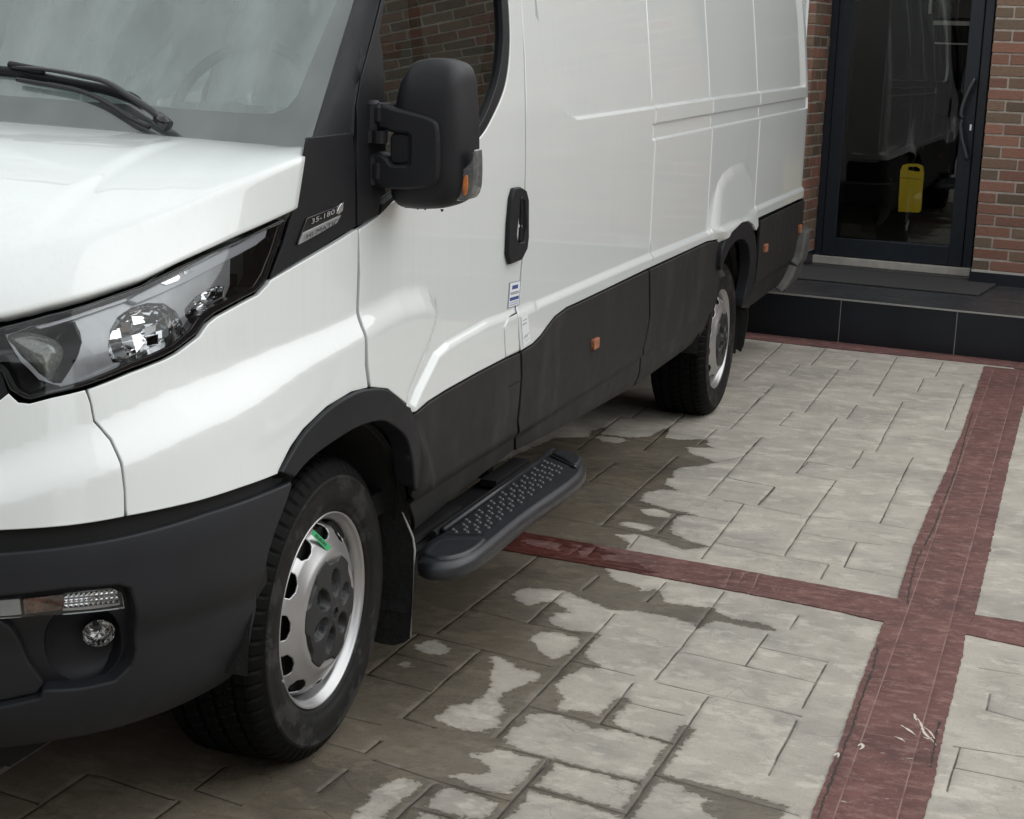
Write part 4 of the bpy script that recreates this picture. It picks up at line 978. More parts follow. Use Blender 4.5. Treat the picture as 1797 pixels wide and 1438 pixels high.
# side repeater
CLR = pbr('repeater_cover', (.11, .115, .115), .15, coat=1, nscale=60, namp=.3)
lensP = [(809, 346), (808, 312), (815, 301), (829, 292), (838, 280), (843.5, 262), (845, 300), (842.5, 332), (834, 347), (818, 351)]
rprism('repeater_lens', lensP, .176, .225, CLR, mir_, bev=.004, yref=.21, push=(-.003, 0))
rprism('repeater_bulb', [(814, 343), (812, 325), (815, 309), (820, 307), (822, 320), (820, 340)], .1735, .182, ORANGE, mir_, bev=.002, yref=.176, sp=.004)
for k in range(9):   # drips hanging at the bottom lip
    mb = MB(); x = c[0]-.08+k*.018+random.uniform(-.006, .006); zb_ = O2[:, 1].min(); mb.tube([(x, .2, zb_+.001), (x, .2, zb_-random.uniform(.002, .005))], [.004, .002], 6)
    if k in (1, 3, 4, 6): mb.build('water_drop', GBLK, mir_, smooth=True)

# ---- side step
ZS = .36
def s2(px, py): p = on(px, py, 2, ZS); return np.array([p[0], p[1]])
so_ = [s2(*p) for p in [(733, 975), (738, 985), (760, 992), (800, 989), (826, 980), (856, 962), (930, 902), (1006, 848), (1026, 828), (1028, 812), (1018, 800), (1000, 792), (975, 789), (962, 793), (900, 838), (840, 884), (775, 932), (745, 950)]]
SO = spline(so_, .02, closed=True); m = len(SO); V = []
for k, z in ((.02, ZS+.002), (.012, ZS+.0005), (.005, ZS-.005), (.0, ZS-.013), (-.001, ZS-.026), (.002, ZS-.040), (.03, ZS-.048)):
    q = inset(SO, k) if k else SO; V.append(np.c_[q, np.full(m, z)])
v, f, _ = cdt(inset(SO, .02), np.zeros((0, 2))); nb_ = 7*m; V.append(np.c_[v, np.full(len(v), ZS+.002)]); 
F = [(i*m+j, (i+1)*m+j, (i+1)*m+(j+1) % m, i*m+(j+1) % m) for i in range(6) for j in range(m)]+[tuple(int(k)+nb_ for k in t) for t in f]+[tuple(range(6*m, 7*m))]
STEPM = pbr('step_plastic', (.022, .023, .027), .34, bmp=(500, .2, .0008), rvar=.06)
step = mesh('side_step', np.concatenate(V), F, STEPM, van)
tr = [s2(*p) for p in [(780, 941), (848, 941), (1001, 821), (962, 804)]]
TRM = pbr('tread_plate', (.006, .008, .010), .5)
mb = MB(); mb.prism(np.array(tr).tolist(), 2, ZS+.002, ZS+.006) if False else None
V = [(*p, ZS+.004) for p in tr]+[(*p, ZS-.01) for p in tr]; mb.add(V, [(0, 1, 2, 3), (4, 5, 1, 0), (5, 6, 2, 1), (6, 7, 3, 2), (7, 4, 0, 3)])
nfp = len(mb.F); DIM = pbr('tread_dimple', (.055, .060, .064), .28)
T4 = np.array(tr)
for i in range(17):
    for j in range(3):
        s_ = .16+.30*j+(.10 if i % 2 else 0)-.04; t_ = .04+i/17*.95
        p = T4[0]*(1-s_)*(1-t_)+T4[1]*s_*(1-t_)+T4[2]*s_*t_+T4[3]*(1-s_)*t_
        for dx, dy in ((-.007, .008), (.007, -.008)):
            V = []; n = 8; rr = .0078
            for a_ in range(n): V.append((p[0]+dx+rr*math.cos(a_*6.283/n), p[1]+dy+rr*.8*math.sin(a_*6.283/n), ZS+.0042))
            for a_ in range(n): V.append((p[0]+dx+rr*.45*math.cos(a_*6.283/n), p[1]+dy+rr*.35*math.sin(a_*6.283/n), ZS+.009))
            mb.add(V, [(a_, (a_+1) % n, n+(a_+1) % n, n+a_) for a_ in range(n)]+[tuple(range(n, 2*n))])
tp = mb.build('tread_plate', [TRM, DIM], step); tp.data.polygons.foreach_set('material_index', [0]*nfp+[1]*(len(mb.F)-nfp))
def step_cap(L, h):
    P_ = spline(L, .012, closed=True); mm = len(P_); V = []
    for k_, z_ in ((0, ZS+.001), (.003, ZS+h*.7), (.008, ZS+h), (.02, ZS+h*.75)): V.append(np.c_[inset(P_, k_), np.full(mm, z_)])
    v_, f_, _ = cdt(inset(P_, .02), np.zeros((0, 2))); V.append(np.c_[v_, np.full(len(v_), ZS+h*.75)])
    F_ = [(i*mm+j, (i+1)*mm+j, (i+1)*mm+(j+1) % mm, i*mm+(j+1) % mm) for i in range(3) for j in range(mm)]+[tuple(int(q_)+4*mm for q_ in t_) for t_ in f_]
    mesh('step_end_cap', np.concatenate(V), F_, STEPM, step)
step_cap([s2(*p) for p in [(741, 974), (752, 981), (785, 984), (822, 975), (850, 956), (846, 948), (782, 948), (758, 955)]], .010)
step_cap([s2(*p) for p in [(1006, 822), (1018, 816), (1021, 807), (1008, 797), (985, 794), (968, 799), (985, 808)]], .010)
mb = MB(); e0, e1 = s2(775, 934), s2(963, 799); mb.tube([(e0[0]+.004, e0[1], ZS+.006), (e1[0]+.004, e1[1], ZS+.006)], .009, 8)
j0, j1 = s2(962, 801), s2(1004, 822); o_ = np.array([j1[0]+.028, j1[1]-.03])
mb.build('step_rail', STEPM, step, smooth=True)
mb = MB(); mb.tube([(j0[0], j0[1], ZS+.006), (j1[0]+.01, j1[1]-.006, ZS+.005), (j1[0]+.036, j1[1]-.012, ZS-.008), (j1[0]+.040, j1[1]-.014, ZS-.05)], .003, 6); mb.build('step_seam', BLACK, step, smooth=True)
mb = MB()
mb.tube([(.018, e0[1]-.02, ZS-.004), (.018, e1[1]+.08, ZS-.004)], .011, 8)
mb.box((-.035, 1.02, ZS-.03), (.10, 1.02, .012)); mb.box((-.03, .72, ZS-.005), (.05, .36, .02)); mb.box((-.03, 1.34, ZS-.005), (.05, .3, .02))
for y in (.62, 1.05, 1.42): mb.box((-.03, y, ZS-.045), (.18, .05, .014)); mb.box((-.12, y, ZS+.02), (.03, .05, .14))
mb.build('step_bracket', UNDER, step)
P0 = s2(745, 985); 
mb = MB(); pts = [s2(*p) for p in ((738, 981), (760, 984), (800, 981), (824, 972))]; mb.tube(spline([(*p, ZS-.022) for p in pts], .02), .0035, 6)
mb.build('step_lip_highlight', pbr('step_highlight', (.12, .125, .135), .35), step, smooth=True)  # paler tube paints the lit edge along the step nose

# ---- mud flaps
def flap(y, P, mat, edge):
    mb = MB(); mb.prism(P, 1, y, y+.008); o = mb.build('mud_flap', mat, van, smooth=False)
    if edge is not None:
        mb = MB(); mb.tube([(x, y-.002, z) for x, z in edge], .0028, 6); mb.build('flap_edge', RIMW, o, smooth=True)
def fx(px, py, y): p = on(px, py, 1, y); return (p[0], p[2])
P = [fx(*p, .42) for p in ((668, 1130), (690, 1133), (710, 1128), (721, 1118), (728, 960), (724, 940), (708, 905), (700, 880), (640, 880), (640, 1120))]
flap(.42, P, LINER, [fx(*p, .42) for p in ((721, 1118), (728.5, 965), (725, 943), (709, 905), (700, 878))])
P = [fx(*p, 4.62) for p in ((1290, 612), (1300, 618), (1305, 606), (1313, 560), (1311, 535), (1306, 520), (1270, 520), (1268, 612))]
flap(4.62, P, LINER, None)

# ================================================================== WHEELS
def lathe(name, prof, mat, parent, cx, cy, cz, n=96, smooth=True, fn=None, N=False):
    """profile (r, x) revolved about the axle direction x"""
    V = []; m = len(prof)
    for i in range(n):
        t = 2*math.pi*i/n
        for j, (r, x) in enumerate(prof):
            rr, xx = (r, x) if fn is None else fn(r, x, t, i, j)
            V.append((cx+xx, cy+rr*math.cos(t), cz+rr*math.sin(t)))
    F = [(i*m+j, ((i+1) % n)*m+j, ((i+1) % n)*m+j+1, i*m+j+1) for i in range(n) for j in range(m-1)]
    return mesh(name, V, F, mat, parent, smooth=smooth)
def wheel(cy, cx=0., rot=0., label=None):
    cz = .345; RO = .352
    # steel disc with openings
    prof = [(.2255, -.008), (.2262, -.002), (.2255, .002), (.2225, .002), (.2195, -.003), (.2150, -.010), (.2095, -.014), (.2070, -.022), (.2060, -.055), (.203, -.062)]
    barrel = lathe('wheel', prof, SILV, van, cx, cy, cz, 120)
    nh = 12; na = 480; rs_ = np.array([.2035, .2005, .1985, .1965, .1945, .1925, .1905, .1885, .186, .182, .178, .1755, .1735, .1715, .1695, .1675, .1655, .162, .158, .150, .142, .134, .126, .118, .108, .09])
    xs2 = np.interp(rs_, [.09, .118, .126, .134, .142, .155, .17, .185, .195, .2035], [.0, .012, .016, .015, .010, .003, -.004, -.014, -.028, -.050])
    V = []; keep = []
    for i in range(na):
        t = 2*math.pi*i/na+rot
        for r, x in zip(rs_, xs2): V.append((cx+x, cy+r*math.cos(t), cz+r*math.sin(t)))
    m = len(rs_); F = []; rims = []
    def hole(t, r):
        k = ((t-rot)/(2*math.pi)*nh) % 1; k = min(k, 1-k)*2*math.pi/nh*.184   # tangential distance
        dr_ = (r-.1825)/.0165; dt = k/.0285
        return max(abs(dt), abs(dr_)) < 1 and (abs(dt)+abs(dr_) < 1.42)
    H = np.zeros((na, m-1), bool)
    for i in range(na):
        t = 2*math.pi*(i+.5)/na+rot
        for j in range(m-1):
            if hole(t, (rs_[j]+rs_[j+1])/2): H[i, j] = True
            else: F.append((i*m+j, ((i+1) % na)*m+j, ((i+1) % na)*m+j+1, i*m+j+1))
    disc = mesh('wheel_disc', V, F, SILV, barrel)
    so2 = disc.modifiers.new('thick', 'SOLIDIFY'); so2.thickness = .004; so2.offset = -1
    # dark drum behind
    mb = MB(); mb.tube([(cx-.13, cy, cz), (cx-.035, cy, cz)], .19, 40); mb.build('brake_drum', BLACK, barrel, smooth=False)
    # hub cap: six-lobed cover with recesses
    rc_ = np.linspace(.012, .128, 22); nc = 144; V = []
    for i in range(nc):
        t = 2*math.pi*i/nc
        for r in rc_:
            lob = .121+.008*np.sign(math.cos(6*t+.6))*min(1, abs(math.cos(6*t+.6))*3)
            q = r/.128*lob; x = .028-.010*(q/.12)**2
            d5 = 1e9
            for k in range(6):
                a_ = 2*math.pi*k/6+.35; px_, py_ = .066*math.cos(a_), .066*math.sin(a_); X_, Y_ = q*math.cos(t)-px_, q*math.sin(t)-py_
                ra = X_*math.cos(a_)+Y_*math.sin(a_); ta = -X_*math.sin(a_)+Y_*math.cos(a_); d5 = min(d5, math.hypot(ra/.030, ta/.021))
            x -= .022*float(sst(np.array((1.08-d5)/.2)))
            if q < .03: x += .003*float(sst(np.array((.028-q)/.004)))
            V.append((cx+x, cy+q*math.cos(t), cz+q*math.sin(t)))
        V.append((cx-.004, cy+lob*math.cos(t), cz+lob*math.sin(t)))
    m = len(rc_)+1; F = [(i*m+j, ((i+1) % nc)*m+j, ((i+1) % nc)*m+j+1, i*m+j+1) for i in range(nc) for j in range(m-1)]+[tuple(i*m for i in range(nc))]
    mesh('hub_cap', V, F, CAPM, barrel)
    # tyre: sidewalls
    side_ = [(.2200, -.012), (.2262, -.004), (.231, .003), (.237, .0065), (.243, .007), (.246, .0105), (.262, .0145), (.285, .0155), (.303, .0125), (.3045, .0140), (.3065, .0140), (.308, .0125), (.312, .0115)]
    def sd_fn(r, x, t, i, j):
        dz = math.sin(t); z = cz+r*dz
        if z < .004:   # flattened contact patch
            k = (cz-.004)/(r*abs(dz)); bul = (1-k)*r; r = r*k; x += bul*.9
        return r, x
    lathe('tyre_sidewall', side_, RUB, barrel, cx, cy, cz, 240, fn=sd_fn)
    # tread with its blocks running down the shoulder
    nu = 320; V = []
    prof2 = [(.012, .311), (.0075, .3195), (.0035, .3265), (-.001, .333), (-.006, .339), (-.013, .3445), (-.021, .3482)]
    prof2 += [(x, RO-.0045*((x+.1175)/.095)**2) for x in (-.030, -.038, -.0445, -.0455, -.0535, -.0545, -.066, -.082, -.0925, -.0935, -.1025, -.1035, -.116, -.130, -.1365, -.1375, -.1465, -.1475, -.160, -.172, -.1805, -.1815, -.1895, -.1905, -.204)]+[(-.214, .3482), (-.224, .341), (-.232, .328)]
    pa = np.array(prof2); pt_ = np.gradient(pa, axis=0); pn = np.stack([-pt_[:, 1], pt_[:, 0]], 1); pn /= np.linalg.norm(pn, axis=1)[:, None]; pn *= np.sign((pn*(pa-np.array([-.11, .28]))).sum(1))[:, None]
    m = len(pa)
    for i in range(nu):
        t = 2*math.pi*i/nu
        for j, (x, r) in enumerate(prof2):
            dpt = 0
            if (-.0537 < x < -.0453) or (-.1027 < x < -.0933) or (-.1467 < x < -.1373) or (-.1897 < x < -.1813): dpt = .009
            elif j > 0:
                sh = int(round((x+.1)*90)); kk = (i+sh) % 5
                if x > -.045 or x < -.19: kk = i % 5
                if kk == 0: dpt = .0065 if x < -.02 else .0035*(1 if j > 1 else .4)
            x2 = x-pn[j, 0]*dpt; r2 = r-pn[j, 1]*dpt; z = cz+r2*math.sin(t)
            if z < .004: k_ = (cz-.004)/abs(math.sin(t)); x2 += (r2-k_)*.5*(1 if x > -.1 else -1); r2 = k_
            V.append((cx+x2, cy+r2*math.cos(t), cz+r2*math.sin(t)))
    F = [(i*m+j, ((i+1) % nu)*m+j, ((i+1) % nu)*m+j+1, i*m+j+1) for i in range(nu) for j in range(m-1)]
    mesh('tyre_tread', V, F, TREAD, barrel, smooth=False)
    lathe('tyre_inner_wall', [(.330, -.231), (.32, -.236), (.29, -.245), (.24, -.24), (.215, -.23)], RUB, barrel, cx, cy, cz, 96, fn=lambda r, x, t, i, j: (min(r, (cz-.004)/abs(math.sin(t))) if math.sin(t) < -.5 else r, x))
    return barrel
wf = wheel(0, 0, rot=R(26)); wr = wheel(4.103, .033, rot=R(11))
for y in (0, 4.103):
    mb = MB(); mb.tube([(2*XC+.22, y, .345), (2*XC-.01, y, .345)], .345, 48); mb.tube([(2*XC-.012, y, .345), (2*XC-.016, y, .345)], .2, 32); mb.build('far_wheel', RUB, van)
# green barcode label on the front rim
Q = [on(*p, 0, .0) for p in ((551, 928), (582, 960), (576, 967), (546, 938))]
Q = [q+np.array([.004-.01*i*0, 0, 0]) for i, q in enumerate(Q)]
Q = [on(*p, 0, v) for p, v in (((550.5, 930), -.004), ((582, 960), .010), ((575, 968), .010), ((546, 938), -.004))]
mb = MB(); mb.add(Q, [(0, 1, 2, 3)]); gl_ = mb.build('rim_label', GREEN, wf)
mb = MB(); Qn = np.array(Q); n_ = np.cross(Qn[1]-Qn[0], Qn[3]-Qn[0]); n_ /= np.linalg.norm(n_); n_ *= 1 if n_[0] > 0 else -1
for k in range(9):
    s0 = .18+k*.07; s1 = s0+(.035 if k % 3 else .05)
    mb.add([tuple(Qn[0]*(1-s)*(1-t)+Qn[1]*s*(1-t)+Qn[2]*s*t+Qn[3]*(1-s)*t+n_*.0008) for s, t in ((s0, .25), (s1, .25), (s1, .75), (s0, .75))], [(0, 1, 2, 3)])
mb.build('label_print', INKK, wf)
mb = MB(); q = on(487.5, 1196, 0, .0); mb.tube([tuple(q), (q[0]+.012, q[1]+.004, q[2])], .004, 8); mb.build('valve', RIMW, wf)
# mirrored front parts for the far corner
def mirror_copy(o, parent):
    V = np.array([v.co[:] for v in o.data.vertices])+np.array(wloc(o)); V[:, 0] = 2*XC-V[:, 0]; F = [tuple(p.vertices)[::-1] for p in o.data.polygons]
    return mesh(o.name.split('.')[0], V, F, list(o.data.materials), parent)
mirror_copy(fender, van)
for o in (fascia, trim, bumper, lamp):
    m_ = mirror_copy(o, van)
    for ch in list(o.children):
        if o is bumper and ch.name.startswith('fog_lamp') and False: continue
        mirror_copy(ch, m_)
for o in [c_ for c_ in van.children if c_.name in ('windscreen_pillar', 'wheel_arch_trim')]: mirror_copy(o, van)
# roof front above the windscreen
xs_ = np.linspace(2*XC-xe+.02, xe-.02, 22); A_ = Wfn(xs_, np.full(22, .79)); rows = []
for k in np.linspace(0, 1, 9):
    tx = XC+(xs_-XC)*(1-.06*k); B_ = np.stack([tx, .72+.02+0*tx, 2.70-.10*np.abs((tx-XC)/.85)**3-.12+0*tx], 1)
    Q_ = A_*(1-k)+B_*k; Q_[:, 2] += .10*math.sin(k*math.pi)*(.6) ; Q_[:, 1] -= .02*math.sin(k*math.pi); rows.append(Q_)
V = np.concatenate(rows); mesh('roof_front', V, [(i*22+j, i*22+j+1, (i+1)*22+j+1, (i+1)*22+j) for i in range(8) for j in range(21)], WHITE, van)
for sx in (0, 1):   # quarter piece above the door
    V = [(.0, .45, 2.18), (-.02, 1.25, 2.24), (-.10, 1.25, 2.52), (-.17, .74, 2.55), (-.13, .58, 2.22)]
    V = [(2*XC-x, y, z) if sx else (x, y, z) for x, y, z in V]
    mesh('roof_quarter', V, [(0, 1, 2, 3, 4)], WHITE, van, smooth=False)

# ================================================================== GROUND
def g2(px, py): p = on(px, py, 2, 0); return (p[0], p[1])
JG = [((0, 1190), 4.279, [(0, 655, 90, 590), (0, 850, 290, 945), (150, 1061, 660, 720), (830, 760, 1280, 910), (1160, 1061, 1340, 930), (1460, 840, 1680, 670), (1480, 845, 1797, 950), (660, 720, 820, 750)]),
 ((560, 1090), 4.1325, [(355, 385, 720, 95), (315, 380, 820, 510), (550, 235, 920, 325), (610, 705, 1180, 205), (670, 80, 1180, 205), (1180, 205, 1653, 322), (860, 85, 940, 20), (180, 690, 440, 750), (60, 885, 330, 960), (330, 960, 440, 875), (0, 1240, 210, 1080), (580, 1065, 880, 1165), (880, 1165, 1390, 1305), (560, 1438, 830, 1185), (1290, 1438, 1653, 1015), (1290, 905, 1653, 1000), (1290, 840, 1653, 460), (680, 1345, 960, 1425), (400, 1010, 580, 1065), (610, 705, 820, 765)]),
 ((700, 930), 4.4925, [(300, 815, 880, 380), (880, 380, 1090, 215), (550, 625, 1020, 735), (1020, 735, 1430, 815), (1020, 735, 1280, 500), (1050, 1348, 1640, 730), (1360, 1030, 1797, 1135), (1450, 470, 1580, 365), (1640, 730, 1700, 660)]),
 ((900, 1190), 3.594, [(0, 770, 235, 520), (0, 455, 800, 660), (95, 175, 550, 290), (550, 290, 1010, 415), (0, 265, 150, 115), (550, 290, 755, 35), (690, 145, 1070, 235), (710, 870, 1235, 115), (920, 30, 1797, 235), (890, 610, 1650, 820), (1615, 610, 1790, 270), (90, 680, 720, 860), (1650, 820, 1797, 865)]),
 ((1050, 970), 4.4925, [(770, 600, 990, 310), (450, 1000, 770, 600), (1160, 890, 1335, 645), (1510, 600, 1580, 495), (1610, 1225, 1797, 880), (680, 785, 1720, 1025), (1275, 745, 1797, 860), (380, 390, 530, 235), (45, 910, 280, 970)]),
 ((960, 680), 4.4925, [(220, 290, 450, 320), (240, 490, 575, 235), (50, 400, 240, 450), (400, 370, 820, 430), (670, 240, 780, 155), (580, 235, 975, 300), (765, 495, 1090, 205), (1080, 220, 1480, 285), (1440, 330, 1700, 70), (1700, 70, 1790, -10), (1000, 270, 1440, 330), (970, 360, 1240, 400), (1200, 450, 1330, 335), (340, 740, 540, 590), (540, 590, 760, 620), (780, 760, 1025, 545), (300, 730, 720, 800), (430, 1090, 780, 760), (640, 910, 1030, 990), (1030, 990, 1420, 1060), (870, 1150, 1030, 990), (0, 1010, 430, 1085), (430, 1085, 1300, 1260), (780, 790, 1250, 860), (1250, 860, 1560, 915), (1270, 855, 1690, 395), (1410, 710, 1797, 785), (1670, 925, 1797, 790), (1220, 1348, 1550, 920), (1330, 1225, 1797, 1320), (650, 1260, 725, 1170), (1330, 590, 1560, 540), (1310, 480, 1690, 530)]),
 ((1300, 570), 3.9065, [(25, 380, 290, 125), (480, 280, 580, 165), (335, 350, 405, 275), (170, 465, 225, 410), (0, 645, 140, 490), (440, 600, 670, 310), (740, 310, 800, 240), (905, 490, 1070, 225), (1335, 355, 1385, 260), (1210, 460, 1255, 370), (1400, 720, 1525, 405), (265, 690, 355, 595), (725, 645, 795, 550), (1020, 690, 1110, 530), (925, 870, 1020, 695), (385, 1016, 660, 640), (0, 920, 130, 780), (765, 985, 840, 865), (1120, 1016, 1180, 910), (455, 940, 765, 985), (355, 595, 440, 600), (660, 640, 1020, 690), (405, 272, 670, 310), (265, 690, 580, 740), (905, 490, 1600, 530), (985, 765, 1470, 815), (640, 820, 930, 870), (145, 480, 520, 520), (800, 240, 1060, 255), (1255, 370, 1620, 400), (1180, 910, 1440, 940)]),
 ((1280, 790), 4.2786, [(500, 170, 590, 90), (590, 90, 925, 140), (1130, 550, 1370, 65), (600, 505, 800, 230), (415, 795, 600, 505), (0, 215, 340, 275), (340, 275, 215, 410), (0, 385, 600, 500), (600, 500, 1130, 550), (10, 540, 100, 410), (860, 880, 955, 690), (955, 690, 1140, 710), (170, 760, 740, 860), (685, 970, 745, 860), (860, 880, 1300, 962), (540, 620, 955, 690), (925, 140, 1260, 160), (510, 180, 800, 230), (1215, 400, 1500, 430), (1130, 555, 1440, 605)]),
 ((1000, 700), 1.9486, [(1425, 1065, 1437, 1010), (1425, 1065, 1553, 1100), (1325, 1190, 1553, 1225), (1290, 1340, 1335, 1190), (1310, 1260, 1553, 1310), (1400, 920, 1553, 945)])]
JS = []
for (ox, oy), s_, LL in JG:
    for a_, b_, c_, d_ in LL:
        JS.append((g2(ox+a_/s_, oy+b_/s_), g2(ox+c_/s_, oy+d_/s_)))
# a regular-enough continuation of the stamped pattern where the photograph shows nothing
def subdiv(x0, y0, x1, y1, g, out):
    w_, h_ = x1-x0, y1-y0
    if (w_ < .42 and h_ < .75) or (w_*h_ < .16): return
    if w_ > h_*.62 and w_ > .36: x = x0+w_*g.uniform(.38, .62); out.append(((x, y0), (x, y1))); subdiv(x0, y0, x, y1, g, out); subdiv(x, y0, x1, y1, g, out)
    else: y = y0+h_*g.uniform(.38, .62); out.append(((x0, y), (x1, y))); subdiv(x0, y0, x1, y, g, out); subdiv(x0, y, x1, y1, g, out)
gj = np.random.default_rng(11); JX = []
for r_ in ((1.62, -4, 4.4, 6), (-1.9, -4, -.35, -1.0), (-.3, -4, 1.0, -1.0), (-3.9, -4, -1.95, 6), (-1.9, -1, -.62, 6)): subdiv(*r_, gj, JX)
def dev(segs, wd, skip=0):
    out = []
    for (p, q) in segs:
        p = np.array(p); q = np.array(q); l = np.linalg.norm(q-p)
        if l < .02: continue
        k = max(1, int(l/.05)); t = (q-p)/l; n_ = np.array([-t[1], t[0]]); w_ = rng.normal(0, .0009, k+1); w_[0] = w_[-1] = 0
        out.append([p+t*l*i/k+n_*w_[i] for i in range(k+1)])
    return out
# wet area
W1 = [(-260, 1330), (-260, 1640), (600, 1640), (615, 1440), (632, 1424), (645, 1400), (674, 1375), (705, 1365), (743, 1372), (733, 1386), (693, 1412), (676, 1440), (690, 1460), (830, 1460), (855, 1440), (897, 1402), (960, 1334), (918, 1317), (885, 1303), (887, 1284), (921, 1269), (928, 1257), (930, 1254), (978, 1254), (1017, 1271), (1067, 1283), (1086, 1273), (1070, 1264), (1086, 1246), (1089, 1228), (1067, 1243), (1053, 1257), (1034, 1248), (1003, 1247), (978, 1246), (992, 1229), (990, 1218), (978, 1208), (989, 1190), (1009, 1181), (1020, 1173), (1058, 1174), (1045, 1164), (1023, 1150), (1038, 1130), (1054, 1115), (1045, 1109), (1012, 1108), (976, 1097), (963, 1087), (974, 1084), (976, 1075), (1007, 1075), (987, 1064), (970, 1055), (951, 1056), (929, 1063), (909, 1055), (900, 1041), (918, 1032), (978, 1036), (998, 1039), (1016, 1050), (1041, 1058), (1065, 1070), (1132, 1075), (1166, 1081), (1219, 1095), (1221, 1104), (1255, 1090), (1306, 1099), (1350, 1107), (1367, 1107), (1357, 1101), (1333, 1093), (1286, 1086), (1258, 1073), (1250, 1063), (1237, 1067), (1195, 1060), (1166, 1058), (1163, 1039), (1148, 1033), (1126, 1040), (1122, 1030), (1077, 1018), (1069, 1003), (1050, 985), (870, 945), (600, 930), (-260, 1330)]
W2 = [(1100, 975), (1100, 964), (1106, 955), (1093, 946), (1080, 939), (1120, 939), (1154, 947), (1174, 957), (1200, 965), (1223, 963), (1248, 960), (1232, 955), (1207, 948), (1183, 938), (1178, 931), (1185, 911), (1200, 904), (1232, 906), (1194, 897), (1160, 890), (1125, 879), (1131, 865), (1160, 859), (1196, 862), (1168, 850), (1170, 841), (1183, 839), (1183, 827), (1194, 821), (1234, 818), (1257, 811), (1234, 803), (1211, 795), (1203, 785), (1252, 786), (1243, 780), (1244, 775), (1238, 771), (1196, 772), (1167, 769), (1174, 756), (1178, 747), (1156, 758), (1138, 767), (1105, 768), (1060, 762), (1047, 769), (1067, 749), (1038, 756), (1031, 767), (971, 769), (900, 800), (700, 900), (860, 945), (1050, 985)]
DRY = [[(785, 1361), (816, 1359), (838, 1363), (862, 1356), (854, 1337), (824, 1323), (845, 1323), (875, 1317), (954, 1334), (933, 1361), (894, 1398), (838, 1380)],
 [(749, 1414), (766, 1390), (792, 1380), (821, 1386), (877, 1407), (853, 1440), (830, 1436), (800, 1430), (755, 1420)], [(733, 1436), (745, 1425), (770, 1424), (800, 1434), (840, 1444), (820, 1470), (730, 1470)],
 [(858, 1153), (875, 1153), (899, 1163), (911, 1175), (947, 1179), (950, 1189), (923, 1201), (896, 1211), (872, 1228), (887, 1247), (873, 1259), (877, 1274), (848, 1287), (797, 1276), (766, 1259), (792, 1238), (826, 1235), (843, 1228), (860, 1204), (862, 1189), (867, 1170)],
 [(930, 1119), (951, 1110), (978, 1111), (1020, 1121), (1012, 1135), (985, 1155), (967, 1155), (948, 1144), (947, 1135), (934, 1126)],
 [(1119, 894), (1154, 893), (1178, 903), (1171, 909), (1134, 904)], [(1082, 921), (1102, 916), (1145, 923), (1145, 929), (1129, 931), (1102, 924)], [(1047, 767), (1085, 767), (1102, 773), (1085, 778), (1060, 776)],
 [(727, 1137), (743, 1127), (762, 1124), (781, 1132), (792, 1141), (780, 1147), (755, 1148), (733, 1142)], [(697, 1165), (712, 1162), (731, 1169), (715, 1172)]]
gp = lambda L: np.array([g2(*p) for p in L])
W1g, W2g = gp(W1), gp(W2); DRYg = [gp(d) for d in DRY]
HAL = [((900, 1190), 3.594, [(0, 770, 235, 520, .020), (0, 455, 800, 660, .010), (710, 870, 1090, 320, .020), (90, 680, 720, 860, .015), (890, 610, 1350, 735, .02), (1150, 690, 1650, 820, .030), (1330, 830, 1560, 880, .05), (550, 290, 1010, 415, .010), (550, 290, 690, 135, .02)]), ((560, 1090), 4.1325, [(560, 1438, 830, 1185, .03), (880, 1165, 1390, 1305, .02), (1290, 1438, 1653, 1015, .02), (580, 1065, 880, 1165, .02), (680, 1345, 960, 1425, .015)])]
HS_ = [(g2(ox+a_/s_, oy+b_/s_), g2(ox+c_/s_, oy+d_/s_), w_) for (ox, oy), s_, LL in HAL for a_, b_, c_, d_, w_ in LL]
def wetfield(X):
    s_ = np.maximum(sdf(X, W1g), sdf(X, W2g))
    for d in DRYg: s_ = np.minimum(s_, -sdf(X, d)*1.0)
    for p, q, w_ in HS_:
        s_ = np.maximum(s_, w_-edist(X, np.array([p, q]), closed=False))
    return np.clip(s_/.10, -1, 1)*.5+.5
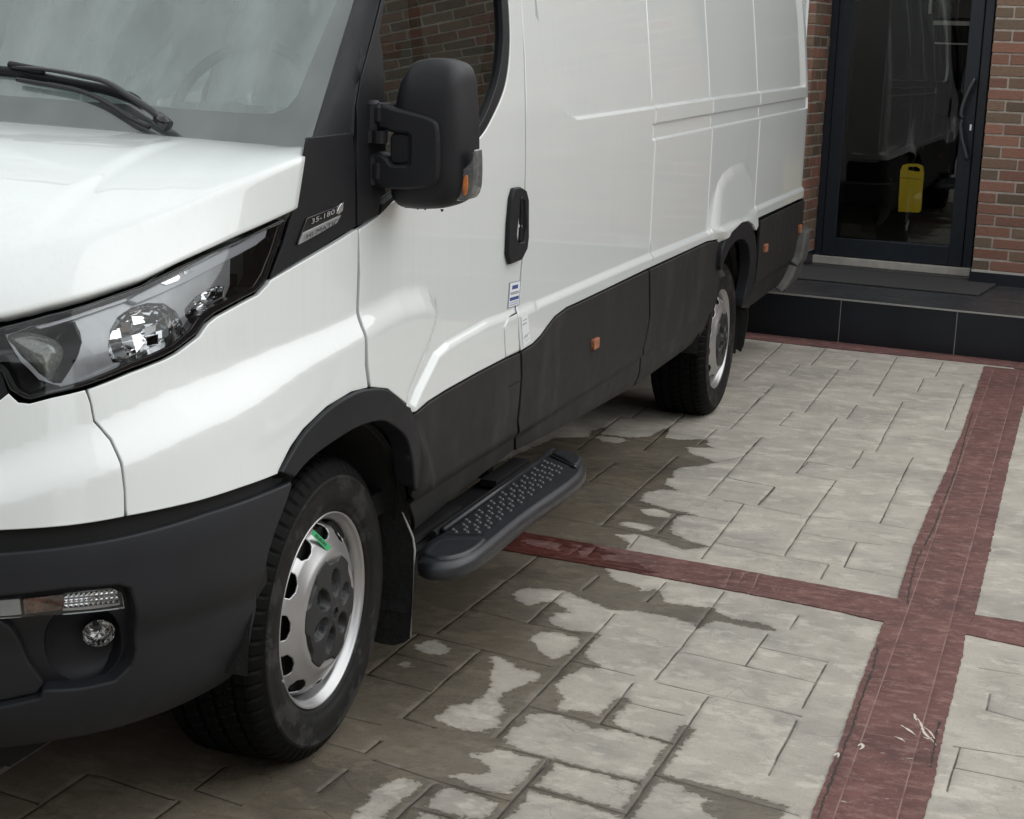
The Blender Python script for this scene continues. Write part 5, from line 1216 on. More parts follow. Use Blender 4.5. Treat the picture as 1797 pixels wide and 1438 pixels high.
# stamped concrete material
def concrete(name, c1, c2, wetc, jointc, red=False):
    m, t, out = newmat(name); p = nd(t, 'ShaderNodeBsdfPrincipled'); v = coords(t)
    at = nd(t, 'ShaderNodeAttribute', attribute_name='wet'); aj = nd(t, 'ShaderNodeAttribute', attribute_name='joint')
    n1 = mrange(t, noise(t, v, 3.2, 10, .70), .38, .62, 0, 1); n2 = noise(t, coords(t, (30, 42, 1)), 1, 7, .68); n3 = noise(t, v, 160, 3)
    n4 = noise(t, coords(t, (10, 15, 1)), 1, 7, .6)
    col = mixc(t, n1, c1, c2)
    col = mixc(t, mrange(t, n2, .40, .70, 0, .40), col, tuple(k*1.32 for k in c1))
    col = mixc(t, mrange(t, n4, .54, .72, 0, .40), col, tuple(k*.62 for k in c2))
    col = mixc(t, mrange(t, n3, .3, .75, .25, 0), col, tuple(k*.55 for k in c2))
    n5 = noise(t, coords(t, (1.9, 2.6, 1)), 1, 8, .68); col = mixc(t, mrange(t, n5, .47, .66, 0, .62), col, (.205, .196, .182) if not red else tuple(k*.7 for k in c2))
    n6 = noise(t, coords(t, (6, 9, 1)), 1, 9, .72); col = mixc(t, mrange(t, n6, .53, .585, 0, .30), col, tuple(min(1, k*1.45) for k in c1))
    if red:
        nr_ = noise(t, coords(t, (16, 26, 1)), 1, 11, .8); col = mixc(t, mrange(t, nr_, .50, .62, 0, .60), col, (.33, .19, .165))
        nr2 = noise(t, coords(t, (60, 60, 1)), 1, 5, .8); col = mixc(t, mrange(t, nr2, .62, .68, 0, .6), col, (.46, .36, .31)); nr3 = noise(t, coords(t, (14, 30, 1)), 1, 10, .8); col = mixc(t, mrange(t, nr3, .62, .64, 0, .75), col, (.55, .48, .42))
    n7c = noise(t, coords(t, (30, 42, 1)), 1, 13, .85); col = mixc(t, mrange(t, n7c, .50, .64, 0, .5), col, tuple(k*.60 for k in c2)); col = mixc(t, mrange(t, n7c, .47, .36, 0, .35), col, tuple(min(1, k*1.3) for k in c1))
    vc = nd(t, 'ShaderNodeTexVoronoi', {'Scale': 3.4}, feature='DISTANCE_TO_EDGE'); wv_ = nd(t, 'ShaderNodeVectorMath', operation='ADD'); nzv = nd(t, 'ShaderNodeTexNoise', {'Scale': 4.0, 'Detail': 6}); t.links.new(v, nzv.inputs['Vector'])
    sc5 = nd(t, 'ShaderNodeVectorMath', {1: (.5, .25, 0)}, operation='MULTIPLY'); t.links.new(nzv.outputs['Color'], sc5.inputs[0]); t.links.new(v, wv_.inputs[0]); t.links.new(sc5.outputs[0], wv_.inputs[1]); t.links.new(wv_.outputs[0], vc.inputs['Vector'])
    cr_ = math_(t, 'MULTIPLY', mrange(t, vc.outputs['Distance'], 0, .010, .55, 0), mrange(t, noise(t, v, 2.2, 3), .50, .60, 0, 1)); col = mixc(t, cr_, col, tuple(k*.5 for k in c2))
    jn = noise(t, coords(t, (8, 8, 1)), 1, 3)
    jf = math_(t, 'MULTIPLY', mrange(t, aj.outputs['Fac'], .15, .65, 0, 1), mrange(t, jn, .30, .55, .1 if red else .5, 1))
    col = mixc(t, jf, col, jointc)
    nw = noise(t, v, 38, 5, .7); nb_ = noise(t, v, 6, 3); wsum = math_(t, 'ADD', at.outputs['Fac'], math_(t, 'ADD', math_(t, 'MULTIPLY', math_(t, 'SUBTRACT', nw, .5), .30), math_(t, 'MULTIPLY', math_(t, 'SUBTRACT', nb_, .5), .12)))
    wf_ = math_(t, 'MAXIMUM', mrange(t, wsum, .48, .52, 0, 1), mrange(t, wsum, .37, .49, 0, .16))
    wvar = mrange(t, noise(t, v, 1.7, 4), .35, .65, .86, 1); wf2 = math_(t, 'MULTIPLY', wf_, wvar)
    col = mixc(t, wf2, col, mixc(t, 1.0, col, wetc, 'MULTIPLY'))
    t.links.new(col, p.inputs['Base Color'])
    rg = mixc(t, wf_, (.82, .82, .82), (.27, .27, .27)); t.links.new(rg, p.inputs['Roughness'])
    h = math_(t, 'ADD', math_(t, 'MULTIPLY', n2, .9), math_(t, 'ADD', math_(t, 'MULTIPLY', n3, .12), math_(t, 'MULTIPLY', n4, 1.3)))
    n7 = noise(t, coords(t, (26, 34, 1)), 1, 12, .82); h = math_(t, 'ADD', h, math_(t, 'MULTIPLY', n7, 1.2)); t.links.new(bump(t, h, .5, .005), p.inputs['Normal']); t.links.new(p.outputs[0], out.inputs[0]); return m
CONC = concrete('stamped_concrete', (.51, .468, .402), (.365, .333, .287), (.34, .31, .265), (.075, .064, .053))
REDC = concrete('red_band_concrete', (.175, .074, .064), (.10, .042, .037), (.62, .40, .36), (.27, .17, .15), red=True)
def ground_mesh(name, box, segs, grid, mat, wetf=True, wj=.0044, dz=.0035):
    x0, y0, x1, y1 = box; pts = []; ed = []
    def addl(L, close=False):
        i0 = len(pts); pts.extend([Vector((float(p[0]), float(p[1]))) for p in L]); n = len(L)
        ed.extend([(i0+i, i0+i+1) for i in range(n-1)])
        if close: ed.append((i0+n-1, i0))
    addl([(x0, y0), (x1, y0), (x1, y1), (x0, y1)], True)
    C_ = []
    for l in segs:
        l = [p for p in l if x0 < p[0] < x1 and y0 < p[1] < y1]
        if len(l) < 2: continue
        l = np.array(l); T = np.gradient(l, axis=0); T /= np.linalg.norm(T, axis=1)[:, None]+1e-9; n_ = np.stack([-T[:, 1], T[:, 0]], 1)
        wv = wj*np.clip(1+rng.normal(0, .12, len(l)), .6, 1.5)[:, None]
        addl(l); C_.append(l); addl(l+n_*wv); addl(l-n_*wv)
    gx = np.arange(x0+grid/2, x1, grid); gy_ = np.arange(y0+grid/2, y1, grid); X, Y = np.meshgrid(gx, gy_); G = np.stack([X.ravel(), Y.ravel()], 1)
    k = np.ones(len(G), bool)
    for l in C_:
        lo = l.min(0)-.03; hi = l.max(0)+.03; q = np.where(k & (G[:, 0] > lo[0]) & (G[:, 0] < hi[0]) & (G[:, 1] > lo[1]) & (G[:, 1] < hi[1]))[0]
        if len(q): k[q[edist(G[q], l, False) < wj*1.8]] = False
    G = G[k]; pts.extend([Vector((float(a_), float(b_))) for a_, b_ in G])
    v, e, f, ov, _, _ = delaunay_2d_cdt(pts, ed, [], 1, 1e-6)
    V = np.array([(q.x, q.y) for q in v]); J = np.zeros(len(V)); 
    dj = np.full(len(V), 1e9)
    for l in C_:
        lo = l.min(0)-.02; hi = l.max(0)+.02; q = np.where((V[:, 0] > lo[0]) & (V[:, 0] < hi[0]) & (V[:, 1] > lo[1]) & (V[:, 1] < hi[1]))[0]
        if len(q): dj[q] = np.minimum(dj[q], edist(V[q], l, False))
    J = np.clip(1-dj/(wj*.8), 0, 1); Z = -dz*J
    A = {'joint': J, 'wet': wetfield(V) if wetf else np.zeros(len(V))}
    F = [tuple(t) if (V[t[1]][0]-V[t[0]][0])*(V[t[2]][1]-V[t[0]][1])-(V[t[1]][1]-V[t[0]][1])*(V[t[2]][0]-V[t[0]][0]) > 0 else tuple(t)[::-1] for t in f]
    return mesh(name, np.c_[V, Z], F, mat, None, smooth=True, attrs=A)
BX = (-.60, -1.15, 1.60, 6.55)
o = ground_mesh('ground', BX, dev(JS, 0), .018, CONC); o['kind'] = 'structure'
# wider ground as four sheets butting against the first, at the same level
def sheet(box, segs, name='ground'):
    o = ground_mesh(name, box, segs, .22, CONC, wetf=True, wj=.006); o['kind'] = 'structure'
DX = dev(JX, 0)
sheet((-4, -4.2, -.60, 6.55), DX); sheet((1.60, -4.2, 4.6, 6.55), DX); sheet((-.60, -4.2, 1.60, -1.15), DX)
mb = MB()
for (a0_, b0_, a1_, b1_) in ((-300, -300, 300, -4.2), (-300, 6.55, 300, 300), (-300, -4.2, -4, 6.55), (4.6, -4.2, 300, 6.55)): mb.add([(a0_, b0_, 0), (a1_, b0_, 0), (a1_, b1_, 0), (a0_, b1_, 0)], [(0, 1, 2, 3)])
mb.build('ground', CONC, None, kind='structure')
# red bands, 4 mm proud of the slab
def ragged(L, step=.012, amp=.0014, seed=1):
    g = np.random.default_rng(seed); P = resample(np.array(L), step); n = len(P); T = np.roll(P, -1, 0)-np.roll(P, 1, 0); T /= np.linalg.norm(T, axis=1)[:, None]+1e-9
    w_ = g.normal(0, amp, n); w_ = (w_+np.roll(w_, 1)*.6)/1.3
    return P+np.stack([-T[:, 1], T[:, 0]], 1)*w_[:, None]
def band(name, poly, joints, z=.004, seed=1, grid=.03):
    P = ragged(poly, seed=seed); pts = [Vector(p) for p in P.tolist()]; n = len(P); ed = [(i, (i+1) % n) for i in range(n)]; C_ = []
    for a_, b_ in joints:
        l = resample(np.array([a_, b_], float), .04, False); l = l[pip(l, P)]
        if len(l) < 2: continue
        t_ = (l[-1]-l[0])/np.linalg.norm(l[-1]-l[0]); n_ = np.array([-t_[1], t_[0]]); C_.append(l)
        for q in (l, l+n_*.0026, l-n_*.0026):
            i0 = len(pts); pts += [Vector(p) for p in q.tolist()]; ed += [(i0+i, i0+i+1) for i in range(len(q)-1)]
    lo, hi = P.min(0), P.max(0); X, Y = np.meshgrid(np.arange(lo[0], hi[0], grid), np.arange(lo[1], hi[1], grid)); G = np.stack([X.ravel(), Y.ravel()], 1); G = G[pip(G, P)]; G = G[edist(G, P) > .01]
    pts += [Vector(p) for p in G.tolist()]
    v, e, f, _, _, _ = delaunay_2d_cdt(pts, ed, [], 0, 1e-6); V = np.array([(q.x, q.y) for q in v]); F = np.array([t for t in f]); F = F[pip(V[F].mean(1), P)]
    dj = np.full(len(V), 1e9)
    for l in C_: dj = np.minimum(dj, edist(V, l, False))
    J = np.clip(1-dj/.0025, 0, 1)
    A_ = (V[F[:, 1], 0]-V[F[:, 0], 0])*(V[F[:, 2], 1]-V[F[:, 0], 1])-(V[F[:, 1], 1]-V[F[:, 0], 1])*(V[F[:, 2], 0]-V[F[:, 0], 0])
    F = [tuple(q) if a_ > 0 else tuple(q[::-1]) for q, a_ in zip(F.tolist(), A_)]
    n0 = len(V); rim = [(*p, z-.004) for p in P]; VV = np.r_[np.c_[V, z-.002*J], np.array([(*p, z) for p in P]), np.array(rim)]
    F += [(n0+i, n0+n+i, n0+n+(i+1) % n, n0+(i+1) % n) for i in range(n)]
    X2 = VV[:, :2]; wet = wetfield(X2) if name else 0
    pud = np.maximum(sdf(X2, gp([(860, 925), (1000, 940), (1110, 985), (1160, 1010), (1090, 1008), (1040, 995), (860, 975)])), -1)
    isl = [gp(q) for q in ([(915, 950), (945, 950), (985, 955), (980, 970), (955, 963), (925, 957)], [(1018, 966), (1040, 964), (1030, 976), (1016, 978)], [(1045, 978), (1100, 975), (1110, 990), (1060, 985)])]
    for q in isl: pud = np.minimum(pud, -sdf(X2, q))
    wet = np.clip(pud/.1, -1, 1)*.5+.5
    return mesh(name, VV, F, REDC, None, attrs={'joint': np.r_[J, np.zeros(2*n)], 'wet': wet}, kind='structure')
Lb = [(1727, 644), (1707, 703), (1689, 759), (1672, 795), (1661, 828), (1642, 867), (1614, 935), (1600, 968), (1575, 1052), (1546, 1105), (1505, 1213), (1467, 1326), (1421, 1440)]
Rb = [(1797, 652), (1797, 700), (1793, 726), (1770, 818), (1739, 957), (1711, 1080), (1693, 1116), (1688, 1157), (1662, 1259), (1636, 1388), (1620, 1440)]
Lg, Rg = gp(Lb), gp(Rb); xl = Lg[-4:, 0].mean(); xr_ = Rg[-4:, 0].mean()
Rg[0] = (Rg[1, 0]+.01, Lg[0, 1]-.03); Rg = Rg[[0]+list(range(2, len(Rg)))]
print('band', np.round(Lg, 2).tolist(), np.round(Rg, 2).tolist())
bj = [((xl+.05, -4), (xl+.05, 6.1)), ((xr_-.055, -4), (xr_-.055, 6.1))]+[((xl, y), (xr_, y+.0)) for y in (-3.2, -2.6, -2.0, -1.5, -1.0, -.45, .02, .35, .62, 1.0, 1.45, 1.95, 2.2, 2.75, 3.1, 3.7, 4.4, 5.1, 5.6)]
band('red_paving_border', np.r_[[(xl, -4.1)], [(xr_, -4.1)], Rg[::-1], Lg], bj, seed=3, z=.0045)
up_ = gp([(700, 905), (860, 927), (907, 933.5), (1100, 967), (1300, 1002), (1450, 1030), (1575, 1053)]); lo_ = gp([(700, 930), (871, 964.5), (1100, 1003.5), (1300, 1041), (1450, 1070), (1542, 1091), (1556, 1094)])
cj = [(up_[i]*.72+lo_[i]*.28, up_[i+1]*.72+lo_[i+1]*.28) for i in range(6)]+[(up_[i]*.2+lo_[i]*.8, up_[i+1]*.2+lo_[i+1]*.8) for i in range(6)]+[(g2(1270, 1037), g2(1282, 1006)), (g2(1296, 1025), g2(1305, 1009)), (g2(1322, 1033), g2(1330, 1012)), (g2(1000, 975), g2(1020, 960)), (g2(1030, 978), g2(1045, 962))]
band('red_paving_border', np.r_[up_[::-1], lo_], cj, seed=4, z=.0035)
ur = gp([(1711, 1081), (1753, 1087), (1797, 1094), (1900, 1112), (2100, 1146)]); lr = gp([(1690, 1113), (1740, 1124), (1797, 1136), (1900, 1157), (2080, 1195)])
band('red_paving_border', np.r_[ur[::-1], lr], [(g2(1705, 1098), g2(2000, 1150))], seed=5, z=.0035)

# pale scuffs scraped across the red band near the lower edge
SCUFF = pbr('pale_scuff', (.60, .54, .47), .8)
mb = MB()
for L_ in ([(1580, 1276), (1592, 1283), (1607, 1294)], [(1607, 1262), (1615, 1272), (1622, 1290), (1636, 1303), (1643, 1312)], [(1618, 1278), (1630, 1286), (1640, 1300)], [(1569, 1296), (1580, 1300), (1588, 1306)], [(1604, 1256), (1608, 1268)], [(1589, 1334), (1602, 1335)], [(1505, 1313), (1512, 1309), (1514, 1315), (1508, 1319)], [(1463, 1330), (1472, 1325), (1470, 1333)], [(1620, 1297), (1628, 1300), (1635, 1298)]):
    P_ = spline([g2(*q) for q in L_], .008); T_ = np.gradient(P_, axis=0); T_ /= np.linalg.norm(T_, axis=1)[:, None]+1e-9; n_ = np.stack([-T_[:, 1], T_[:, 0]], 1)
    w_ = (.0028+rng.uniform(-.0015, .0022, len(P_)))*np.sin(np.linspace(.25, math.pi-.25, len(P_)))
    m_ = len(P_); mb.add(np.r_[np.c_[P_+n_*w_[:, None], np.full(m_, .0052)], np.c_[P_-n_*w_[:, None], np.full(m_, .0052)]], [(i, m_+i, m_+i+1, i+1) for i in range(m_-1)])
sc_ = mb.build('paint_scuff', SCUFF, None, kind='structure')
mb = MB()
for L_ in ([(1706, 728), (1695, 765), (1686, 800), (1672, 842), (1655, 885)], [(1652, 890), (1640, 925), (1622, 960)], [(1617, 968), (1606, 995), (1597, 1030), (1592, 1062)], [(1541, 1140), (1530, 1180), (1513, 1225), (1497, 1275), (1480, 1320), (1462, 1365), (1440, 1425), (1432, 1450)], [(1648, 1270), (1640, 1310), (1632, 1350)]):
    P_ = spline([g2(*q) for q in L_], .012); P_ = P_+rng.normal(0, .0012, P_.shape); T_ = np.gradient(P_, axis=0); T_ /= np.linalg.norm(T_, axis=1)[:, None]+1e-9; n_ = np.stack([-T_[:, 1], T_[:, 0]], 1)
    w_ = np.clip(.0022+rng.normal(0, .0009, len(P_)), .0006, .005); m_ = len(P_)
    mb.add(np.r_[np.c_[P_+n_*w_[:, None], np.full(m_, .0055)], np.c_[P_-n_*w_[:, None], np.full(m_, .0055)]], [(i, m_+i, m_+i+1, i+1) for i in range(m_-1)])
mb.build('paving_crack', pbr('crack_dirt', (.045, .038, .032), .9), None, kind='structure')

# ================================================================== BUILDING (local frame: t along the front, n inwards)
BA = -.125; BT = np.array([math.cos(BA), math.sin(BA), 0]); BN = np.array([-math.sin(BA), math.cos(BA), 0]); BP = np.array(on(1600, 616, 2, 0))
Bm = np.stack([BT, BN, np.array([0, 0, 1.])])
def bw(t, n_, z): return BP+BT*t+BN*n_+np.array([0, 0, z])
class BB(MB):
    def bx(s, t0, t1, n0, n1, z0, z1, bev=0):
        q = MB(); q.box(((t0+t1)/2, (n0+n1)/2, (z0+z1)/2), (t1-t0, n1-n0, z1-z0), bev=bev); P = np.array(q.V)@Bm+BP
        return s.add(P, q.F)
def bon(px, py, n_): 
    d = ray(px, py); k = ((BP-CAM)@BN+n_)/(d@BN); Q = CAM+d*k-BP; return np.array([Q@BT, Q@BN, Q[2]])
SH = .255
NW = 1.24    # brick face
ND = 1.60    # door plane
print('door corners', [np.round(bon(*p, ND), 3).tolist() for p in [(1461, 0), (1428, 447), (1745, 0), (1705, 471), (1500, 0), (1466, 417), (1668, 433), (1424, 449), (1704, 472)]])
print('wall', [np.round(bon(*p, NW), 3).tolist() for p in [(1745, 0), (1705, 471), (1750, 480), (1425, 150)]])
t = bon(1461, 0, ND)[0]; DL = bon(1445, 220, ND)[0]; DR = bon(1725, 240, ND)[0]; print('DL DR', DL, DR)
WR_ = bon(1727, 240, NW)[0]; WL_ = DL-.0; print('wall right edge', WR_)
# tiles of the raised step
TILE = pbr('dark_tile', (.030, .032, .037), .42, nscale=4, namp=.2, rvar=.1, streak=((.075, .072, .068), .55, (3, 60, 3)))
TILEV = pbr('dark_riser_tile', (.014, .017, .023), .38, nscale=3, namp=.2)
GROUT = pbr('pale_grout', (.38, .37, .35), .8)
TRIMM = pbr('step_trim', (.42, .42, .40), .4, metal=.3)
stp = empty('entrance_step', bw(0, .8, 0), 'raised dark tiled step with pale grout lines running in front of the glass door', 'step')
mb = BB(); mb.bx(-6, 5, .006, 2.6, -.05, SH-.006); mb.build('step_core', GROUT, stp)
tj = bon(1476, 530, 0)[0]; tj2 = bon(1679, 560, 0)[0]; tw = tj2-tj; print('tiles', tj, tj2)
nt_ = [0, .60, 1.20, 1.8]
for k in range(-8, 8):
    t0 = tj+tw*k+.003; t1 = t0+tw-.006
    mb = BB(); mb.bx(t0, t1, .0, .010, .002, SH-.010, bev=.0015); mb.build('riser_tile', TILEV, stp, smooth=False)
    for i in range(3):
        mb = BB(); mb.bx(t0, t1, nt_[i]+.003 if i else .004, nt_[i+1]-.003, SH-.006, SH, bev=.0015); mb.build('tread_tile', TILE, stp, smooth=False)
mb = BB(); mb.bx(-6, 5, -.003, .006, SH-.008, SH+.0005); mb.build('edge_trim', TRIMM, stp)
# red strip in front of the step
q = [(tt, -.205+.02*math.sin(tt*3)) for tt in np.linspace(-4, .60, 24)]
P = [bw(a_, b_, 0)[:2] for a_, b_ in q]+[bw(.60, -.001, 0)[:2], bw(-4, -.001, 0)[:2]]
band('red_paving_border', np.array(P), [], seed=6, z=.004)
P = [bw(a_, b_, 0)[:2] for a_, b_ in ((.605, -.22), (3.5, -.25), (3.5, -.001), (.605, -.001))]
band('red_paving_border', np.array(P), [], seed=8, z=.0055)
# brick wall with real bricks
bm, bt, bo = newmat('red_brown_brick'); p = nd(bt, 'ShaderNodeBsdfPrincipled', {'Roughness': .85}); at = nd(bt, 'ShaderNodeAttribute', attribute_name='bcol')
nn1 = noise(bt, coords(bt, (40, 40, 130)), 1, 6, .7); nn2 = noise(bt, coords(bt), 90, 4); cc_ = mixc(bt, mrange(bt, nn1, .42, .70, 0, .5), at.outputs['Color'], (.10, .075, .065)); cc_ = mixc(bt, mrange(bt, nn2, .55, .75, 0, .35), cc_, (.30, .24, .21))
bt.links.new(cc_, p.inputs['Base Color']); bt.links.new(bump(bt, math_(bt, 'ADD', nn1, nn2), .6, .004), p.inputs['Normal']); bt.links.new(p.outputs[0], bo.inputs[0])
MORT = pbr('mortar', (.42, .375, .33), .9, bmp=(120, .6, .002), nscale=30, namp=.2)
PAL = np.array([(.24, .12, .09), (.22, .115, .09), (.165, .11, .08), (.18, .135, .10), (.27, .14, .105), (.20, .105, .08), (.135, .105, .08), (.19, .13, .095)])
z0w = bon(1750, 477, NW)[2]; PIT = (bon(1744, 11, NW)[2]-bon(1733, 114, NW)[2])/5; print('pitch', PIT, 'z0', z0w)
if not .06 < PIT < .085: PIT = .070
def brickwall(name, mk, t0, t1, n_face, z0, z1, depth, label, parent=None, lw=.21, jt=.011, frame=None, seed=3, pit=None, cat='wall', hdr=False):
    g = np.random.default_rng(seed); V = []; F = []; C_ = []; pit = pit or PIT; nrow_ = int((z1-z0)/pit)
    for r in range(nrow_):
        z = z0+r*pit; off_ = 0 if r % 2 else lw/2+g.normal(0, .002); x = t0-off_
        while x < t1:
            a_, b_ = max(x, t0), min(x+lw, t1)
            if b_-a_ > .02:
                h = pit-jt+g.normal(0, .0012); dn = g.normal(0, .0018); q = MB()
                q.box(((a_+b_)/2, dn, z+h/2), (b_-a_, .05, h), bev=.003)
                V += q.V; F += [tuple(i+len(V)-len(q.V) for i in f) for f in q.F]; c_ = PAL[g.integers(len(PAL))]*g.uniform(.95, 1.35)*np.array([1.08, 1.0, .9]); C_ += [c_]*len(q.V)
            x += lw+jt
    V = np.array(V); V[:, 1] += n_face+.025
    W_ = frame(V); return W_, F, np.array(C_)
fr_b = lambda V: V@Bm+BP
hv = {}
wall = empty('brick_wall', bw(1.2, NW, SH), 'red brown brick wall beside the entrance door right of the van', 'wall')
V, F, C_ = brickwall('b', None, WR_, 4.5, NW, z0w+.004, 3.2, .1, '', frame=fr_b); mesh('brick_courses', V, F, bm, wall, smooth=False, attrs={'bcol': C_})
mb = BB(); mb.bx(WR_+.003, 4.5, NW+.0045, NW+.5, SH-.1, 3.3); mb.build('mortar_bed', MORT, wall)
mb = BB(); mb.bx(WR_, 4.5, NW-.006, NW+.03, z0w-.012, z0w+.002); mb.build('mortar_fillet', pbr('pale_mortar', (.52, .49, .45), .85, bmp=(60, .8, .004)), wall)
mb = BB(); mb.bx(WR_-.01, 4.5, NW-.012, NW+.03, SH-.002, z0w-.013); mb.build('skirting_tile', TILEV, wall)
wall2 = empty('brick_wall', bw(-2.5, NW, SH), 'brick wall strip between the rear of the van and the dark door frame', 'wall')
V, F, C_ = brickwall('b', None, -5, DL-.002, NW, z0w+.004, 3.2, .1, '', frame=fr_b, seed=5); V1, F1, C1 = V, F, C_
def fr_rev(V):   # reveal return: runs inwards from the front face
    W_ = np.stack([DL-.0-(V[:, 1]), NW+V[:, 0], V[:, 2]], 1); return W_@Bm+BP
V2_, F2, C2 = brickwall('b', None, 0.004, ND-NW+.1, 0, z0w+.004, 3.2, .1, '', frame=fr_rev, seed=6, lw=.15)
mesh('brick_courses', np.r_[V1, V2_], F1+[tuple(i+len(V1) for i in f[::-1]) for f in F2], bm, wall2, smooth=False, attrs={'bcol': np.r_[C1, C2]})
mb = BB(); mb.bx(-5, DL-.0045, NW+.0045, ND+.3, SH-.1, 3.3); mb.build('mortar_bed', MORT, wall2)
mb = BB(); mb.bx(-5, DL+.004, NW-.012, NW+.03, SH-.002, z0w-.003); mb.bx(DL-.03, DL+.006, NW+.032, ND, SH-.002, z0w-.003); mb.build('skirting_tile', TILEV, wall2)
# upper wall above the opening
up3 = empty('lintel', bw(-.4, NW, 2.6), 'brick lintel band spanning above the entrance door', 'wall'); mb = BB(); mb.bx(DL-.01, WR_+.01, NW+.01, ND+.1, 2.503, 3.3); mb.build('lintel_face', MORT, up3)
# door
FRM = pbr('anthracite_frame', (.020, .026, .035), .38, nscale=20, namp=.1)
dz0 = bon(1436, 447, ND)[2]; gl0 = bon(1466, 417, ND)[2]; gtl = bon(1485, 180, ND)[0]; gtr = bon(1690, 170, ND)[0]; sl_ = bon(1460, 200, ND)[0]; sr = bon(1712, 200, ND)[0]
print('door', dz0, gl0, gtl, gtr, sl_, sr)
dr_ = empty('glass_door', bw((DL+DR)/2, ND, SH), 'glazed anthracite entrance door with curved bar handle and yellow board behind its glass', 'door')
mb = BB(); mb.bx(DL, sl_-.002, ND, ND+.08, dz0, 2.5, bev=.004); mb.bx(sr+.002, DR, ND, ND+.08, dz0, 2.5, bev=.004); mb.bx(sl_-.002, sr+.002, ND, ND+.08, 2.42, 2.5, bev=.004); mb.build('door_frame', FRM, dr_)
mb = BB(); mb.bx(sl_, gtl, ND-.008, ND+.11, dz0+.004, 2.41, bev=.004); mb.bx(gtr, sr, ND-.008, ND+.11, dz0+.004, 2.41, bev=.004); mb.bx(gtl, gtr, ND-.007, ND+.109, dz0+.004, gl0, bev=.003); mb.bx(gtl, gtr, ND-.007, ND+.109, 2.30, 2.41, bev=.003); leaf = mb.build('door_leaf', FRM, dr_)
mb = MB(); mb.add([bw(gtl-.001, ND-.002, gl0-.006), bw(gtr+.001, ND+.090, gl0-.006), bw(gtr+.001, ND+.090, 2.306), bw(gtl-.001, ND-.002, 2.306)], [(0, 1, 2, 3)]); mb.build('glass_pane', DGLASS, leaf)
mb = BB(); mb.bx(DL-.01, DR+.005, ND-.045, ND+.05, SH, dz0-.002, bev=.003); mb.build('threshold', pbr('stone_threshold', (.50, .47, .42), .6, nscale=15, namp=.15), dr_)
hh = [bon(*p, ND-.07) for p in [(1712, 138), (1700, 160), (1690, 186), (1686, 212), (1688, 240), (1693, 262), (1698, 281)]]
mb = MB(); mb.tube(spline([bw(*q) for q in hh], .02), .0145, 10)
for k in (1, 5): q = hh[k]; mb.tube([bw(q[0], q[1], q[2]), bw(q[0], ND+.0, q[2])], .008, 8)
mb.build('door_handle', pbr('handle_metal', (.10, .11, .12), .3, metal=.7), leaf, smooth=True)
q = bon(1703.5, 224, ND-.01); mb = BB(); mb.bx(q[0]-.009, q[0]+.009, ND-.014, ND-.006, q[2]-.022, q[2]+.022, bev=.003); mb.build('lock_cylinder', CHROME, leaf)
# room behind the door
room = empty('entrance_hall', bw(-.4, 3, SH), 'dark empty entrance hall seen through the door glass', 'room')
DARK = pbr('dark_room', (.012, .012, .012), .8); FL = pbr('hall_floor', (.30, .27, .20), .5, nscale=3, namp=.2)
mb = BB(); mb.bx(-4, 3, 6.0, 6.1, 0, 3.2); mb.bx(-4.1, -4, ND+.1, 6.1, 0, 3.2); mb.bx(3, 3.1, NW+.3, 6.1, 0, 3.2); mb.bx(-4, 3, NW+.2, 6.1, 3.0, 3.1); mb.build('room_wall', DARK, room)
mb = BB(); mb.bx(-4, 3, ND+.115, 6.0, SH-.02, SH+.006); mb.build('room_floor', FL, room)
mb = BB(); q0, q1 = bon(1638, 40, 2.3), bon(1704, 44, 2.3); mb.bx(q0[0], q1[0]+.4, 2.3, 2.33, q0[2]-.014, q0[2]+.014)
q0 = bon(1640, 76, 2.3); mb.bx(q0[0], q1[0]+.4, 2.3, 2.32, q0[2]-.005, q0[2]+.005); q0 = bon(1633, 3, 2.3); mb.bx(q0[0]-.01, q0[0]+.01, 2.3, 2.32, q0[2]-.08, q0[2]+.02)
mb.build('picture_rail', pbr('cream_shelf', (.62, .60, .50), .6), room)
mb = BB(); mb.bx(q0[0]+.05, q1[0]+.4, 2.32, 2.5, bon(1640, 38, 2.3)[2]+.03, 3.0); mb.build('shelf_board', pbr('brown_shelf', (.09, .075, .06), .7), room)
# yellow board standing on the hall floor
ny = ND+.18
yb = empty('yellow_floor_sign', bw(*bon(1598, 371, ny)), 'yellow plastic floor sign with a cut-out grip standing behind the door glass', 'sign')
o1 = [(1576, 372), (1580, 300), (1584, 290), (1592, 288), (1611, 288), (1620, 292), (1621, 305), (1616, 370), (1613, 373)]
o2 = [(1594, 293), (1609, 293), (1615, 297), (1614, 302), (1600, 300), (1593, 299)]
O = np.array([bon(*p, ny)[[0, 2]] for p in o1]); H_ = np.array([bon(*p, ny)[[0, 2]] for p in o2])
v, f, _ = cdt(O, np.zeros((0, 2)), [H_]); V = [bw(a_, ny, b_) for a_, b_ in v]+[bw(a_, ny+.02, b_) for a_, b_ in v]; nb_ = len(v)
F = [tuple(int(i) for i in q) for q in f]+[tuple(int(i)+nb_ for i in q[::-1]) for q in f]
for lp_ in (O, H_):
    k0 = len(V); V += [bw(a_, ny, b_) for a_, b_ in lp_]+[bw(a_, ny+.02, b_) for a_, b_ in lp_]; k = len(lp_); F += [(k0+i, k0+(i+1) % k, k0+k+(i+1) % k, k0+k+i) for i in range(k)]
YEL = pbr('yellow_plastic', (.95, .68, .02), .45)
mesh('sign_board', V, F, YEL, yb, smooth=False)
mb = MB(); a_, b_ = bon(1581, 312, ny-.003), bon(1616, 315, ny-.003); mb.tube([bw(*a_), bw(*b_)], .002, 6); mb.build('board_crease', pbr('yellow_shade', (.40, .27, .02), .5), yb)
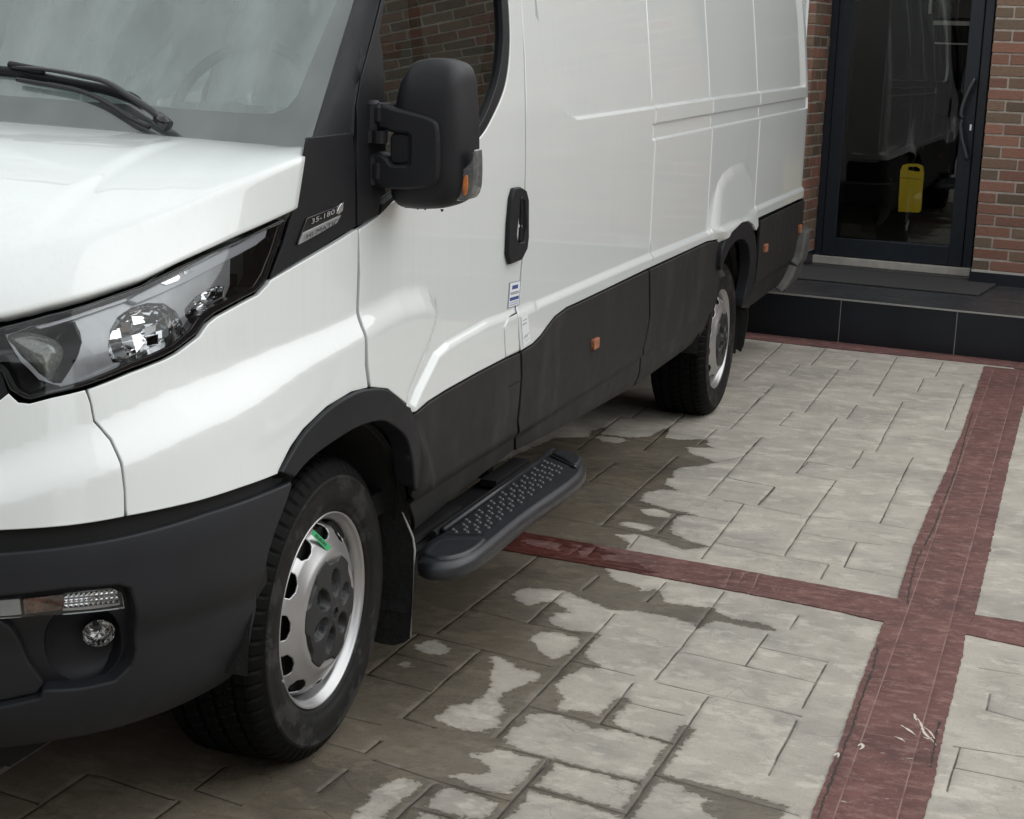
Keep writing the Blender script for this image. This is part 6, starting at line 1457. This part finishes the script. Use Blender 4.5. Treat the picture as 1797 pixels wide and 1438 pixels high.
# door mat
mt = [bon(1393, 483, 0)]
mm = [on(px, py, 2, SH+.012) for px, py in ((1330, 480), (1717, 517), (1724, 499))]
qf = (np.array(mm[1])-BP)@BN; qr = (np.array(mm[1])-BP)@BT; qb = (np.array(mm[2])-BP)@BN; print('mat', qf, qr, qb)
mb = BB(); mb.bx(qr-2.0, qr, qf, NW+.12, SH+.0005, SH+.012, bev=.003); mto = mb.build('door_mat', pbr('dark_rubber_mat', (.045, .044, .044), .8, bmp=(250, .6, .002), nscale=60, namp=.3), None)
tag(mto, 'dark grey rubber mat lying on the tiled step before the door', 'door mat')
# neighbouring brick house across the yard: closes the light on the open side and shows in the van's panes
NB = pbr('neighbour_brick', (.20, .14, .115), .9)
bm2, t2_, o2_ = newmat('neighbour_brick_wall'); p = nd(t2_, 'ShaderNodeBsdfPrincipled', {'Roughness': .85}); g_ = nd(t2_, 'ShaderNodeNewGeometry'); sx_ = nd(t2_, 'ShaderNodeSeparateXYZ'); cx2 = nd(t2_, 'ShaderNodeCombineXYZ')
t2_.links.new(g_.outputs['Position'], sx_.inputs[0]); t2_.links.new(sx_.outputs['Y'], cx2.inputs['X']); t2_.links.new(sx_.outputs['Z'], cx2.inputs['Y'])
br = nd(t2_, 'ShaderNodeTexBrick', {'Color1': (.19, .115, .09, 1), 'Color2': (.12, .09, .075, 1), 'Mortar': (.22, .19, .165, 1), 'Scale': 1.0, 'Mortar Size': .011, 'Brick Width': .225, 'Row Height': .075, 'Bias': -.1}); t2_.links.new(cx2.outputs[0], br.inputs['Vector']); t2_.links.new(br.outputs[0], p.inputs['Base Color']); t2_.links.new(p.outputs[0], o2_.inputs[0])
nbh = empty('neighbour_house', (9, 2, 0), 'long low brick house wall on the open side of the yard', 'house')
mb = MB(); mb.box((9.15, 3.0, 1.5), (.3, 17, 3.0)); mb.build('house_wall', bm2, nbh)
mb = MB(); mb.box((9.05, 3.0, 3.05), (.6, 17.2, .1)); mb.build('eaves', pbr('pale_fascia', (.6, .6, .57), .6), nbh)
for y in (-3, 9.6):
    mb = MB(); mb.box((8.985, y, 1.55), (.03, 1.3, 1.1)); wn_ = mb.build('window', pbr('pale_frame', (.6, .6, .58), .5), nbh); mb = MB(); mb.box((8.965, y, 1.55), (.012, 1.16, .96)); mb.build('pane', GBLK, wn_)

fen = empty('added_fence', (0, -13, 0), 'added dark timber fence, unseen far behind the viewpoint, darkening the door glass reflection', 'fence')  # added out of view so the door glass mirrors something dark
FENM = pbr('dark_timber', (.035, .03, .026), .85, nscale=6, namp=.4)
mb = MB()
for k in range(150): mb.box((-11+k*.15, -13+(.012 if k % 2 else 0), 2.2), (.146, .02, 4.4))
mb.build('fence_boards', FENM, fen)
for k in range(9):
    mb = MB(); mb.box((-11+k*2.8, -12.93, 1.5), (.1, .1, 3.0), bev=.01); mb.build('fence_post', FENM, fen)

bwl = empty('light_block_wall', (-3.1, 0, 0), 'added unseen brick wall blocking light along the far side of the parked van', 'wall')  # added out of view to cut side light under the van
mb = MB(); mb.box((-3.2, .3, 1.2), (.22, 12.5, 2.4)); mb.build('wall_face', bm2, bwl)
mb = MB(); mb.box((-3.2, .3, 2.44), (.3, 12.6, .07), bev=.01); mb.build('coping', MORT, bwl)
